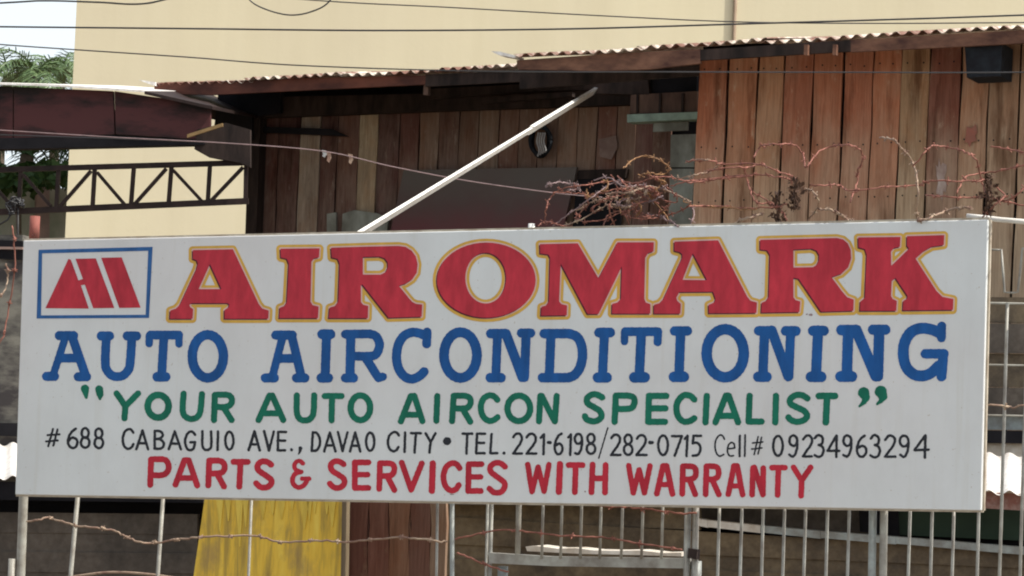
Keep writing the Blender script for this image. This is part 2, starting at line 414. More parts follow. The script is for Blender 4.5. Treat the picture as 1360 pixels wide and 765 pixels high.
# ------------------------------------------------------------------ THE SIGNBOARD
corners = [SIGN.hit(*c) for c in ((31, 319.5), (1312, 291.5), (1303, 678), (20, 657))]
sign = thing('signboard', 'long white hand painted signboard with red, blue, green and black lettering on the fence', 'signboard', (0, 0, 0))
sb = MB(); sb.prism(corners, -SIGN.n * 0.03); pn = sb.build('panel', M['board'], sign)
bv = pn.modifiers.new('bevel', 'BEVEL'); bv.width = 0.003; bv.segments = 2
# thin edging strips round the board, a little behind the painted face
eb = MB()
for a, b_, wd in ((0, 1, 0.008), (3, 2, 0.006)):
    pa = corners[a] - SIGN.n * 0.021 + Vector((0, 0, 0.003 if a == 0 else -0.003)); pb = corners[b_] - SIGN.n * 0.021 + Vector((0, 0, 0.003 if a == 0 else -0.003))
    MBx = MB(); MBx.bar(pa, pb, wd, 0.03, Vector((0, 0, 1)), SIGN.n); MBx.build('edge_strip', M['edge'], sign)
for a, b_ in ((0, 3), (1, 2)):
    s_ = -1 if a == 0 else 1
    pa = corners[a] - SIGN.n * 0.022 + SIGN.d * 0.003 * s_; pb = corners[b_] - SIGN.n * 0.022 + SIGN.d * 0.003 * s_
    MBx = MB(); MBx.bar(pa, pb, 0.006, 0.016, SIGN.d, SIGN.n); MBx.build('edge_strip', M['edge'], sign)

# --- big red slab letters with ochre outline
C1, S1 = (20, 300), 3.778
C2, S2 = (360, 300), 3.778
C3, S3 = (700, 295), 4.533
C4, S4 = (990, 290), 4.121
def ell(cx, cy, rx, ry, n=48): return [(cx + rx * math.cos(2 * math.pi * k / n), cy + ry * math.sin(2 * math.pi * k / n)) for k in range(n)]
BIG = [
 (C1, S1, [[(893,122),(1093,118),(1222,392),(1240,415),(1272,425),(1270,465),(1052,465),(1052,422),(1073,408),(1076,394),(1068,387),(885,387),(874,396),(878,408),(893,418),(890,465),(778,465),(780,425),(808,415),(828,395),(912,215),(918,190),(912,172),(893,165)],
            [(978,190),(1037,318),(920,318)]]),
 (C2, S2, [[(48,115),(243,113),(240,157),(216,162),(202,180),(197,380),(208,398),(238,405),(235,462),(42,462),(45,410),(68,402),(80,382),(90,190),(80,165),(50,158)]]),
 (C2, S2, [[(302,110),(500,104),(640,101),(675,106),(704,124),(725,152),(735,192),(730,235),(708,268),(675,289),(640,300),(690,362),(708,382),(728,392),(758,395),(755,455),(590,460),(458,292),(450,300),(450,382),(462,396),(487,402),(485,462),(290,462),(295,410),(322,402),(338,380),(345,190),(335,165),(305,158)],
            [(460,155),(545,153),(572,163),(586,183),(587,208),(576,232),(550,245),(460,245)]]),
 (C2, S2, [ell(1080, 272, 247, 188), ell(1077, 262, 103, 128)]),
 (C3, S3, [[(78,133),(305,128),(430,340),(545,122),(763,122),(760,175),(728,186),(710,215),(705,462),(714,484),(742,494),(742,550),(512,550),(514,492),(545,484),(566,462),(572,262),(430,552),(365,552),(202,245),(192,476),(206,494),(240,502),(238,560),(85,562),(88,510),(116,502),(132,478),(140,215),(130,195),(80,188)]]),
 (C3, S3, [[(888,118),(1150,110),(1325,450),(1345,474),(1383,484),(1380,546),(1095,548),(1094,498),(1128,484),(1136,462),(1120,418),(916,420),(898,455),(903,474),(925,492),(922,550),(765,550),(765,498),(798,488),(822,462),(935,215),(935,192),(920,180),(888,172)],
            [(998,185),(1085,350),(935,348)]]),
 (C4, S4, [[(82,118),(500,108),(535,116),(560,138),(575,172),(578,220),(562,268),(526,302),(470,322),(530,402),(556,432),(592,445),(590,505),(415,510),(292,330),(262,325),(262,432),(274,448),(300,455),(295,512),(88,515),(90,462),(114,452),(128,430),(135,200),(120,175),(82,170)],
            [(262,170),(362,165),(390,176),(404,200),(403,230),(392,254),(370,268),(262,270)]]),
 (C4, S4, [[(618,105),(848,102),(845,155),(812,162),(796,182),(797,262),(897,165),(885,150),(885,98),(1088,92),(1085,145),(1020,154),(975,180),(930,220),(1045,398),(1078,430),(1138,442),(1135,500),(862,503),(865,452),(886,440),(888,424),(822,325),(800,342),(796,426),(806,442),(828,452),(825,505),(628,505),(630,455),(655,435),(665,200),(655,168),(620,158)]]),
]
for n_, (org, sc, polys) in enumerate(BIG):
    P = [[(org[0] + x / sc, org[1] + y / sc) for x, y in pl] for pl in polys]
    X, Y, x0, y0 = grid([p for pl in P for p in pl], 9)
    d = poly_sdf(X, Y, P[0])
    for hole in P[1:]: d = np.maximum(d, -poly_sdf(X, Y, hole))
    k = 0.0001 * (n_ % 2)
    o = glyph_mesh('letter', d - 0.15, x0, y0, 0.0023 + k, M['red'], sign); child(o, sign)
    for nm, f_, lift, m_, sh in (('outline', d - 5.6, 0.0006, 'yellow', (-0.3, 0.3)), ('inline', d - 2.0, 0.0012, 'pink', (0, 0)), ('shadow', d - 0.15, 0.0018, 'shadow', (-1.5, 1.5))):
        q = glyph_mesh(nm, f_, x0, y0, lift + k * (2 if nm == 'outline' else 1), M[m_], o, sh); q.parent = o

# --- emblem in its blue frame
def px(org, sc, pl): return [(org[0] + x / sc, org[1] + y / sc) for x, y in pl]
def flat_part(name, outer, holes, lift, m):
    X, Y, x0, y0 = grid(outer, 4); d = poly_sdf(X, Y, outer)
    for h in holes: d = np.maximum(d, -poly_sdf(X, Y, h))
    return child(glyph_mesh(name, d, x0, y0, lift, M[m], sign), sign)
flat_part('emblem_frame', px(C1, S1, [(118,120),(690,105),(672,462),(108,465)]), [px(C1, S1, [(136,138),(668,125),(655,446),(130,449)])], 0.001, 'blue2')
flat_part('emblem_mark', px(C1, S1, [(268,165),(280,170),(318,274),(340,266),(303,165),(405,163),(498,412),(392,413),(350,295),(330,298),(370,415),(152,413)]), [], 0.001, 'red')
flat_part('emblem_mark', px(C1, S1, [(432,160),(535,158),(630,410),(523,412)]), [], 0.001, 'red')

# --- brush lettering: (origin, scale, width, material, glyphs)
B1, B2, B3, B4 = (40,425), (340,425), (640,420), (950,420)
G1, G2, G3 = (90,500), (400,500), (750,500)
K1, K2, K3, K4 = (50,560), (350,560), (650,560), (930,560)
def e8(cx, cy, dy, rx=20, ry=27): return [('E', cx, cy, rx, ry), ('E', cx, cy + dy, rx + 4, ry + 2)]
ROWS = [
 (B1, 4.25, 50, 'blue', [
  [[52,(165,88),(245,88)],[50,(235,88),(315,320)],[42,(200,95),(130,310)],[50,(170,215),(270,215)],[52,(93,318),(137,318)],[52,(272,320),(318,320)]],
  [[52,(402,90),(448,90)],[52,(548,90),(600,90)],[50,(430,90),(424,240),(435,285),(460,312),(492,320),(525,312),(552,285),(564,245),(575,90)]],
  [[50,(680,85),(838,85)],[42,(672,90),(672,133)],[42,(840,90),(840,135)],[50,(755,90),(742,315)],[54,(717,321),(765,321)]],
  [('E',1003,205,88,122,54)]]),
 (B2, 4.25, 50, 'blue', [
  [[52,(112,85),(205,85)],[45,(150,95),(95,310)],[50,(200,85),(255,315)],[50,(125,217),(225,217)],[52,(52,327),(103,327)],[52,(228,327),(275,327)]],
  [[56,(374,80),(420,80)],[52,(398,80),(390,325)],[54,(368,327),(408,327)]],
  [[50,(505,80),(640,78)],[50,(640,78),(675,90),(695,125),(695,155),(680,190),(645,204),(560,204)],[52,(535,85),(530,325)],[52,(505,327),(550,327)],[50,(620,215),(688,322)],[46,(690,328),(716,320)]],
  [[50,(966,68),(963,135)],[52,(955,88),(920,74),(880,70),(835,90),(803,140),(793,210),(805,275),(840,320),(880,333),(920,318),(948,292)]],
  [('E',1154,198,93,129,56)]]),
 (B3, 4.25, 52, 'blue', [
  [[54,(50,98),(135,98)],[50,(88,100),(78,345)],[55,(135,98),(228,345)],[52,(250,95),(240,345)],[52,(223,95),(275,95)],[54,(47,347),(108,347)]],
  [[54,(352,98),(495,98)],[52,(390,100),(380,345)],[54,(342,347),(490,347)],[54,(490,98),(535,115),(560,160),(568,220),(555,285),(525,330),(485,347)]],
  [[56,(662,92),(724,92)],[52,(692,92),(680,345)],[58,(654,346),(705,346)]],
  [[50,(810,87),(993,87)],[42,(805,90),(805,143)],[46,(994,90),(992,146)],[54,(900,90),(888,345)],[60,(860,345),(918,345)]],
  [[54,(1088,83),(1160,83)],[54,(1122,83),(1112,345)],[60,(1084,342),(1140,342)]]]),
 (B4, 4.25, 54, 'blue', [
  [('E',56,209,105,136,60)],
  [[54,(245,82),(318,82)],[54,(278,85),(268,345)],[56,(318,80),(412,340)],[52,(425,85),(415,340)],[56,(398,83),(454,83)],[58,(242,342),(290,342)]],
  [[58,(552,82),(612,82)],[58,(580,80),(568,340)],[60,(540,342),(598,342)]],
  [[60,(712,78),(795,78)],[60,(750,80),(742,340)],[62,(795,78),(907,338)],[60,(925,80),(918,338)],[58,(890,76),(960,76)],[62,(708,340),(770,340)]],
  [[50,(1278,55),(1276,122)],[62,(1262,92),(1220,75),(1160,68),(1105,90),(1070,145),(1061,210),(1075,280),(1115,325),(1165,337),(1215,322),(1262,280)],[54,(1186,212),(1290,212)],[56,(1287,212),(1277,340)]]]),
 (G1, 4.25, 35, 'green', [
  [[(97,70,24),(104,118,9)]], [[(177,72,22),(182,100,20),(182,126,8)]],
  [[(276,96),(325,168)],[(396,96),(325,168)],[(325,168),(320,236)]],
  [('E',510,168,59,64,38)],
  [[(654,97),(648,185),(662,225),(697,240),(732,228),(749,190),(757,100)]],
  [[(830,105),(825,246)],[(830,104),(890,103),(918,112),(927,135),(917,160),(890,172),(835,172)],[(882,180),(925,246)]],
  [[(1077,246),(1138,108)],[(1138,108),(1155,108)],[(1155,108),(1216,246)],[34,(1102,208),(1193,208)]]]),
 (G2, 3.778, 31, 'green', [
  [[(-22,95),(-22,180),(-8,212),(20,221),(48,210),(62,178),(65,95)]],
  [[(118,98),(202,98)],[(155,98),(152,220)]],
  [('E',297,157,49,62,32)],
  [[(500,225),(550,98)],[(550,98),(568,98)],[(568,98),(608,224)],[30,(520,192),(592,192)]],
  [[(683,98),(678,222)]],
  [[(765,100),(757,224)],[(765,97),(820,97),(845,108),(850,130),(842,150),(820,160),(765,160)],[(812,165),(848,227)]],
  [[(984,117),(965,98),(940,96),(912,115),(901,157),(912,200),(940,222),(965,219),(985,204)]],
  [('E',1092,160,57,64,32)],
  [[(1200,98),(1193,225)],[(1206,97),(1272,225)],[(1282,98),(1273,225)]]]),
 (G3, 3.022, 25.5, 'green', [
  [[(150,84),(130,73),(108,73),(90,88),(92,108),(115,122),(140,138),(148,158),(135,175),(112,180),(88,172),(81,160)]],
  [[(205,78),(200,182)],[(205,77),(252,77),(275,84),(280,103),(272,123),(250,130),(205,130)]],
  [[(338,78),(335,182)],[(338,78),(408,78)],[(338,128),(404,128)],[(335,182),(402,182)]],
  [[(520,92),(502,77),(478,76),(455,98),(448,130),(456,162),(478,181),(502,179),(520,168)]],
  [[(570,78),(565,184)]],
  [[(605,184),(647,77)],[(647,77),(658,77)],[(658,77),(696,184)],[(622,158),(685,158)]],
  [[(742,78),(738,181)],[(738,181),(790,181)]],
  [[(848,78),(845,184)]],
  [[(974,88),(952,75),(925,76),(905,92),(907,110),(932,124),(960,138),(973,156),(962,174),(935,182),(910,176),(898,164)]],
  [[27,(1020,78),(1085,78)],[27,(1053,78),(1048,184)]],
  [[(1200,66,23),(1208,84,17),(1202,102,10),(1184,119,5)]], [[(1269,62,25),(1277,80,18),(1270,97,10),(1254,111,5)]]]),
 (K1, 4.25, 15, 'black', [
  [[12,(86,42),(60,138)],[12,(112,44),(88,136)],[12,(56,76),(124,72)],[12,(48,112),(114,106)]],
  [[(215,40),(190,60),(173,95),(173,125),(188,146),(210,146),(223,126),(221,104),(205,91),(188,94),(175,108)]],
  e8(268,64,54), e8(345,66,54),
  [[(540,62),(528,46),(510,43),(490,60),(480,100),(488,138),(508,153),(528,146),(541,127)]],
  [[15,(557,155),(592,50)],[15,(592,50),(623,155)],[(567,122),(614,122)]],
  [[(661,52),(660,152)],[(661,52),(692,55),(706,74),(693,94),(662,98)],[(662,98),(695,102),(713,126),(698,150),(660,153)]],
  [[15,(740,155),(774,55)],[15,(774,55),(808,155)],[(750,124),(798,124)]],
  [[(889,74),(876,59),(856,58),(838,82),(832,115),(842,150),(860,161),(880,150),(888,116)],[(888,116),(862,116)]],
  [[(930,54),(930,135),(942,156),(956,160),(970,155),(980,135),(979,56)]],
  [[(1018,56),(1015,160)]], [('E',1082,107,23,50)],
  [[16,(1191,160),(1224,55)],[16,(1224,55),(1253,162)],[(1202,128),(1245,128)]],
  [[16,(1278,54),(1306,163)],[14,(1306,163),(1333,56)]]]),
 (K2, 4.25, 15, 'black', [
  [[(83,58),(80,162)],[(83,58),(127,58)],[(80,107),(122,107)],[(80,162),(122,162)]],
  [[(158,158,9)]], [[(208,150,11),(206,166,8),(198,182,4)]],
  [[(278,60),(272,165)],[(278,60),(302,66),(318,98),(315,138),(298,162),(272,165)]],
  [[15,(342,168),(374,62)],[15,(374,62),(406,168)],[(352,134),(396,134)]],
  [[15,(420,60),(446,166)],[14,(446,166),(474,60)]],
  [[15,(488,168),(517,62)],[15,(517,62),(546,168)],[(498,136),(538,136)]],
  [('E',602,113,23,51)],
  [[(763,78),(752,62),(732,60),(710,80),(702,115),(710,150),(730,167),(750,160),(761,144)]],
  [[(799,62),(796,170)]], [[(832,65),(888,65)],[(860,65),(852,174)]],
  [[(915,66),(943,116)],[(970,66),(943,116)],[(943,116),(936,174)]],
  [[(1036,110,23)]],
  [[(1124,68),(1178,68)],[(1150,68),(1145,180)]],
  [[(1205,68),(1200,178)],[(1205,68),(1250,68)],[(1203,120),(1245,120)],[(1200,178),(1248,178)]],
  [[(1287,70),(1280,178)],[(1280,178),(1320,178)]]]),
 (K3, 4.25, 15, 'black', [
  [[(82,178,9.5)]],
  [[(135,88),(148,70),(168,68),(182,86),(178,115),(155,150),(135,180)],[(135,180),(183,180)]],
  [[(210,88),(226,71),(246,70),(261,88),(256,118),(232,152),(210,180)],[(210,180),(264,180)]],
  [[(290,90),(308,72)],[(308,72),(305,184)]], [[(332,118,9),(344,118,9)]],
  [[(408,68),(388,82),(372,118),(369,155),(380,180),(398,182),(411,162),(410,138),(395,124),(375,134)]],
  [[(446,88),(460,72)],[(460,72),(456,187)]],
  [('E',502,97,20,28),[(522,95),(522,130),(514,165),(500,182),(484,178)]],
  e8(573,95,58,20,26),
  [[8,(668,35),(617,206)]],
  [[(688,92),(703,76),(723,75),(737,94),(730,125),(708,158),(687,188)],[(687,188),(739,188)]],
  e8(783,100,58,20,27),
  [[(832,96),(848,79),(868,78),(882,98),(875,130),(852,160),(830,188)],[(830,188),(886,188)]],
  [[(905,118,10),(918,118,10)]], [('E',980,133,27,55)],
  [[(1032,82),(1086,82)],[(1086,82),(1046,192)]],
  [[(1103,97),(1118,80)],[(1118,80),(1112,194)]],
  [[(1194,80),(1152,80)],[(1152,80),(1148,122)],[(1148,122),(1170,119),(1187,134),(1190,162),(1176,188),(1148,192)]]]),
 (K4, 3.487, 12.2, 'black', [
  [[8,(112,82),(104,66),(90,62),(75,80),(68,110),(75,145),(90,160),(108,152)]],
  [[8,(126,126),(160,122)],[8,(160,122),(156,102),(144,97),(130,110),(126,136),(136,158),(154,157)]],
  [[11,(183,65),(182,160)]], [[9,(208,62),(206,160)]],
  [[7.5,(268,70),(250,152)],[7.5,(284,72),(268,150)],[7.5,(242,99),(290,94)],[7.5,(238,127),(286,122)]],
  [('E',360,112,22,46)],
  [('E',431,88,18,24),[(449,85),(449,118),(440,150),(428,162),(413,153)]],
  [[(477,82),(490,66),(506,65),(518,82),(512,108),(492,136),(476,161)],[(476,161),(516,161)]],
  [[(530,76),(545,63),(562,68),(568,86),(562,103),(548,108)],[(548,108),(565,116),(571,136),(562,157),(546,163),(530,155)]],
  [[(630,65),(590,135)],[(590,135),(644,135)],[12,(632,65),(630,163)]],
  [('E',681,88,18,24),[(699,85),(699,118),(690,150),(678,162),(663,154)]],
  [[(762,65),(742,80),(728,112),(727,142),(740,161),(757,160),(769,140),(765,120),(750,112),(733,120)]],
  [[(790,78),(804,63),(821,68),(828,86),(822,103),(808,108)],[(808,108),(825,116),(832,138),(822,160),(805,165),(788,156)]],
  [[(857,84),(872,66),(890,67),(902,84),(893,112),(872,140),(856,162)],[(856,162),(904,162)]],
  [('E',944,90,20,25),[(964,87),(963,120),(955,150),(942,163),(926,153)]],
  [[(1041,65),(992,132)],[(992,132),(1058,130)],[13,(1043,65),(1040,166)]]]),
 (K1, 4.25, 34, 'red2', [
  [[(640,215),(635,357)],[(640,213),(700,212),(728,222),(740,255),(728,288),(700,302),(642,302)]],
  [[(778,355),(828,218)],[(828,218),(852,218)],[(852,218),(900,360)],[32,(800,318),(880,318)]],
  [[(968,222),(963,360)],[(968,220),(1018,220),(1046,230),(1056,255),(1046,282),(1018,292),(970,292)],[(1015,300),(1052,366)]],
  [[(1106,227),(1185,227)],[(1145,227),(1138,367)]],
  [[(1318,243),(1292,226),(1264,226),(1241,247),(1247,275),(1282,300),(1315,325),(1318,350),(1296,370),(1260,370),(1233,348)]]]),
 (K2, 4.25, 33, 'red2', [
  [[25,(222,236),(205,222),(184,228),(173,250),(184,273),(212,284)],[27,(212,284),(182,292),(164,320),(168,352),(195,371),(224,362),(244,336)],[25,(217,322),(258,322)]],
  [[(452,240),(427,225),(400,225),(379,245),(386,275),(420,298),(452,322),(455,350),(433,372),(400,372),(374,350)]],
  [[(515,230),(515,374)],[(515,230),(592,230)],[31,(515,299),(588,299)],[(515,374),(592,374)]],
  [[(657,235),(653,380)],[(657,235),(705,235),(730,243),(738,268),(730,295),(705,306),(657,306)],[(702,314),(738,386)]],
  [[(780,232),(833,385)],[(893,236),(833,385)]],
  [[36,(955,236),(950,390)]],
  [[(1106,262),(1088,239),(1060,235),(1030,258),(1015,310),(1026,362),(1055,388),(1084,382),(1102,358)]],
  [[(1158,240),(1155,392)],[(1158,240),(1230,240)],[31,(1158,312),(1226,312)],[(1155,391),(1226,391)]]]),
 (K3, 4.25, 33, 'red2', [
  [[(88,254),(62,235),(30,234),(5,255),(10,285),(48,315),(82,342),(85,372),(62,398),(25,399),(0,378)]],
  [[31,(216,242),(240,395)],[31,(240,395),(275,256)],[31,(275,256),(308,393)],[31,(308,393),(336,242)]],
  [[36,(398,240),(392,396)]], [[(447,245),(526,245)],[(487,245),(482,398)]],
  [[(582,242),(576,399)],[(656,245),(652,400)],[(580,320),(652,320)]],
  [[31,(786,248),(812,402)],[31,(812,402),(845,272)],[31,(845,272),(875,402)],[31,(875,402),(906,250)]],
  [[(945,406),(980,250)],[(980,250),(1000,250)],[(1000,250),(1033,408)],[30,(960,355),(1018,355)]],
  [[(1092,252),(1088,407)],[(1092,252),(1136,252),(1160,262),(1166,288),(1158,314),(1134,325),(1092,325)],[(1130,330),(1162,410)]],
  [[(1225,252),(1220,410)],[(1225,252),(1266,252),(1288,262),(1294,288),(1286,314),(1262,325),(1222,325)],[(1258,330),(1295,411)]]]),
 (K4, 3.487, 26.5, 'red2', [
  [[(130,336),(156,205)],[(156,205),(171,205)],[(171,205),(196,338)],[24,(142,298),(185,298)]],
  [[(244,215),(240,338)],[(250,212),(290,338)],[(292,215),(290,336)]],
  [[(332,213),(392,213)],[(362,213),(358,340)]],
  [[(432,212),(470,272)],[(511,212),(470,272)],[(470,272),(467,343)]]]),
]
for org, sc, wd, m_, glyphs in ROWS:
    for g in glyphs:
        d, x0, y0 = strokes_field(g, org, sc, wd)
        o = glyph_mesh('letter', d, x0, y0, 0.001, M[m_], sign)
        child(o, sign)

# ------------------------------------------------------------------ big beige building
ang = math.degrees(math.atan2(-0.12, 0.99))
BG = Plane(101.5, 34.0, -6.9)
bb = thing('beige_building', 'tall plain beige rendered building behind the wooden shack', 'building', (BG.p.x, BG.p.y, 0))
p0 = BG.hit(102, 0); p0 = Vector((p0.x, p0.y, 0)); up = Vector((0, 0, 9.5)); wv = BG.d * 22
m_ = MB(); m_.prism([p0, p0 + wv, p0 + wv + up, p0 + up], -BG.n * 9); m_.build('wall', M['beige'], bb)
m_ = MB(); m_.bar(p0 + up + BG.n * 0.05 - BG.d * 0.05 + Vector((0, 0, 0.1)), p0 + up + wv + BG.n * 0.05 + Vector((0, 0, 0.1)), 0.2, 0.3, Vector((0, 0, 1)), BG.n); m_.build('parapet_cap', M['concrete'], bb)
a = BG.hit(977.5, -20, 0.03); b_ = Vector((a.x, a.y, 0.1))
m_ = MB(); m_.tube([b_, Vector((a.x, a.y, 9.3))], 0.022, 8); m_.build('downpipe', simple('beige painted pipe', (0.33, 0.25, 0.18), (0.26, 0.19, 0.13)), bb)

# ------------------------------------------------------------------ corrugated sheets
def corrugated(name, p0, p1, back, mat_, parent, pitch=0.076, amp=0.011, sheet_w=0.76, jit=0.012, over=0.04, rag=0.03):
    """row of overlapping corrugated sheets from p0 to p1 along the eave, running back along vector back"""
    along = p1 - p0; L = along.length; u = along / L; nrm = u.cross(back).normalized()
    if nrm.z < 0: nrm = -nrm
    n = max(1, int(round(L / sheet_w))); w_ = L / n
    for k in range(n):
        s0 = p0 + u * (k * w_) + nrm * (0.003 * (k % 2) + rnd.uniform(-jit, jit) * 0.4) - back.normalized() * rnd.uniform(-rag, rag)
        wl = w_ + over; cols = max(8, int(wl / pitch * 8)); rows = 5
        vs = []; fs = []
        tilt = rnd.uniform(-jit, jit)
        for r in range(rows + 1):
            t = r / rows
            for c in range(cols + 1):
                x = wl * c / cols; ph = 2 * math.pi * (k * w_ + x) / pitch
                dent = 0.002 * math.sin(9 * x + 5 * t + k) + (rnd.uniform(-0.0015, 0.0015) if r == 0 else 0)
                vs.append(s0 + u * x + back * t + nrm * (amp * math.cos(ph) + tilt * x / wl + dent))
        for r in range(rows):
            for c in range(cols):
                i = r * (cols + 1) + c; fs.append((i, i + 1, i + cols + 2, i + cols + 1))
        m_ = MB(); m_.add(vs, fs, True)
        o = m_.build(name, mat_, parent, fix=False)
        sol = o.modifiers.new('thickness', 'SOLIDIFY'); sol.thickness = 0.0016
        o.color = (1, 1, 1, 1)
def plank(parent, pl, quad, th, mat_, col, k=0.0, name='plank', n=16, jit=0.005):
    """quad: top left, top right, bottom right, bottom left in picture points on plane pl"""
    tl, tr, br, bl = [pl.hit(x, y, k) for x, y in quad]
    L = []; Rr = []
    for i in range(n + 1):
        t = i / n
        L.append(tl.lerp(bl, t) + pl.d * rnd.uniform(-jit, jit)); Rr.append(tr.lerp(br, t) + pl.d * rnd.uniform(-jit, jit))
    back = -pl.n * th; b = n + 1
    vs = L + Rr + [p + back for p in L] + [p + back for p in Rr]; fs = []
    for i in range(n):
        fs += [(i, b + i, b + i + 1, i + 1), (2 * b + i, 2 * b + i + 1, 3 * b + i + 1, 3 * b + i), (i, i + 1, 2 * b + i + 1, 2 * b + i), (b + i, 3 * b + i, 3 * b + i + 1, b + i + 1)]
    fs += [(0, 2 * b, 3 * b, b), (n, b + n, 3 * b + n, 2 * b + n)]
    o = MB().add(vs, fs).build(name, mat_, parent)
    o.color = (*col, 1); return o
def slab(parent, pl, poly, th, mat_, name, k=0.0):
    return MB().prism([pl.hit(x, y, k) for x, y in poly], -pl.n * th).build(name, mat_, parent)

# ------------------------------------------------------------------ THE WOODEN SHACK
sh = thing('wooden_shack', 'old wooden shack of reddish weathered planks under a rusty corrugated roof', 'shack', (WALL_R.p.x, WALL_R.p.y, 0))
# right wall planks; boundaries at y=80, leaning by the camera roll
bx = [928, 968, 1008, 1042, 1081, 1121.6, 1160.5, 1198, 1236, 1277.6, 1315, 1357, 1396, 1436, 1478, 1520]
cols = [(0.33,0.135,0.075),(0.36,0.165,0.09),(0.36,0.20,0.115),(0.30,0.12,0.07),(0.33,0.14,0.08),(0.35,0.145,0.085),(0.37,0.16,0.09),(0.33,0.215,0.125),(0.19,0.08,0.055),(0.36,0.21,0.13),(0.31,0.20,0.13),(0.34,0.22,0.14),(0.33,0.2,0.12),(0.3,0.15,0.1),(0.3,0.18,0.1)]
lean = math.tan(R(2.45))
def zx(x, y): return x - (y - 80) * lean
for i in range(15):
    gap = 1.7 if i in (0, 1, 4, 9, 10) else 1.1
    y1 = 950 + rnd.uniform(-3, 5); y0 = 70 - 8 * i * 0.3
    plank(sh, WALL_R, [(zx(bx[i] + gap, y0), y0), (zx(bx[i + 1] - gap, y0), y0), (zx(bx[i + 1] - gap, y1), y1), (zx(bx[i] + gap, y1), y1)], 0.022, M['wood_r'], cols[i], rnd.uniform(-0.012, 0.012))
slab(sh, WALL_R, [(934, 60), (1530, 40), (1490, 970), (900, 960)], 0.03, M['black_void'], 'backing', -0.08)
nh = MB()
for i in range(15):
    for yy in (92, 196, 268):
        for fx in (0.25, 0.72):
            x = zx(bx[i] + (bx[i + 1] - bx[i]) * fx + rnd.uniform(-2, 2), yy); c_ = WALL_R.hit(x, yy - i * 1.1 + rnd.uniform(-1.5, 1.5), 0.0145)
            nh.add([c_ + (WALL_R.d * math.cos(a_) + Vector((0, 0, math.sin(a_)))) * 0.0055 for a_ in (0, 1.05, 2.1, 3.14, 4.19, 5.24)], [(0, 1, 2, 3, 4, 5)])
o = nh.build('nail_heads', M['black_void'], sh, fix=False); o['kind'] = 'stuff'
# paint smear on one board and the low skirt of the wall
slab(sh, WALL_R, [(1243, 219), (1246, 222), (1247, 210), (1249, 221), (1252, 216), (1257, 219), (1257, 227), (1254, 236), (1257, 245), (1256, 256), (1253, 253), (1251, 268), (1248, 257), (1246, 262), (1243, 255), (1246, 243), (1244, 233)], 0.002, simple('pale paint smear', (0.40, 0.33, 0.29), (0.22, 0.14, 0.11), (22, 22, 8)), 'paint_smear', 0.0155)
slab(sh, WALL_R, [(1284, 168), (1290, 170), (1296, 165), (1298, 176), (1295, 180), (1297, 187), (1290, 189), (1288, 196), (1284, 188), (1281, 190), (1283, 178)], 0.002, simple('red patch', (0.30, 0.10, 0.07), (0.22, 0.10, 0.07), (22, 22, 22)), 'paint_smear', 0.0155)
# return wall going back from the left end of the right wall
r0 = WALL_R.hit(929, 80, -0.03); r1 = WALL_R.hit(892, 950, -0.03)
for i in range(8):
    a = r0 - WALL_R.n * (0.31 * i + 0.01); b_ = Vector((r1.x, r1.y, r1.z)) - WALL_R.n * (0.31 * i + 0.01)
    a2 = a - WALL_R.n * 0.29; b2 = b_ - WALL_R.n * 0.29
    o = MB().prism([a, a2, b2, b_], WALL_R.d * 0.02).build('plank', M['wood_l'], sh); o.color = (0.2, 0.11, 0.07, 1)
# left, recessed wall
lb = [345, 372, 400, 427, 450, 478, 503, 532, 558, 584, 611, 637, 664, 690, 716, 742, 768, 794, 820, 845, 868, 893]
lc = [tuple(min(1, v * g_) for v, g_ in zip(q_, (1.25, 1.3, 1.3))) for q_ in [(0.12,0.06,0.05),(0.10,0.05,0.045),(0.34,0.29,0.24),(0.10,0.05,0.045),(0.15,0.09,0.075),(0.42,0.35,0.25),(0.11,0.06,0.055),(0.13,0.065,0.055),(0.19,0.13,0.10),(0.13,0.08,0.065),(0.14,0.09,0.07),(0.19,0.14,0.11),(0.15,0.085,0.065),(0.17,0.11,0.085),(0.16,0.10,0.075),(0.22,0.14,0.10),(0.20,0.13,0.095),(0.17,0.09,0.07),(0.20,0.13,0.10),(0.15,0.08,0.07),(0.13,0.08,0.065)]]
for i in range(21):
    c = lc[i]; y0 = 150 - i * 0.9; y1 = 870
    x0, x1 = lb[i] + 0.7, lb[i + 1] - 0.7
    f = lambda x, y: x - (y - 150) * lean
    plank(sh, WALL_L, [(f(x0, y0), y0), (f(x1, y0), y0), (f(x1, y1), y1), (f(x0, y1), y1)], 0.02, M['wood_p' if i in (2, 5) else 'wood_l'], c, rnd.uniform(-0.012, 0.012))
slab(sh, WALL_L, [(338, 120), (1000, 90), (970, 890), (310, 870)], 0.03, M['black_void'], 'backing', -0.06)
# corner post, beams, dark slabs for the shade in gaps under the eaves
slab(sh, WALL_L, [(331, 150), (346, 150), (320, 870), (307, 870)], 0.1, M['dark_wood'], 'corner_post', 0.12)
slab(sh, WALL_L, [(278, 133), (300, 130), (860, 118), (860, 138), (640, 145), (345, 156), (280, 158)], 0.08, M['dark_wood'], 'beam', 0.10)
slab(sh, WALL_L, [(290, 122), (372, 118), (372, 150), (335, 155), (335, 186), (283, 180)], 0.06, M['black_void'], 'eave_gap_shade', 0.14)  # dark block in place of the shaded gap at the eave end
slab(sh, WALL_L, [(570, 118), (690, 112), (860, 108), (860, 116), (690, 122), (570, 132)], 0.05, M['dark_wood'], 'beam', 0.2)
slab(sh, WALL_L, [(640, 130), (760, 122), (760, 128), (640, 137)], 0.05, M['dark_wood'], 'beam', 0.26)
slab(sh, EAVE_R, [(690, 90), (930, 78), (930, 100), (690, 118)], 0.03, M['dark_wood'], 'soffit_board', -0.5)
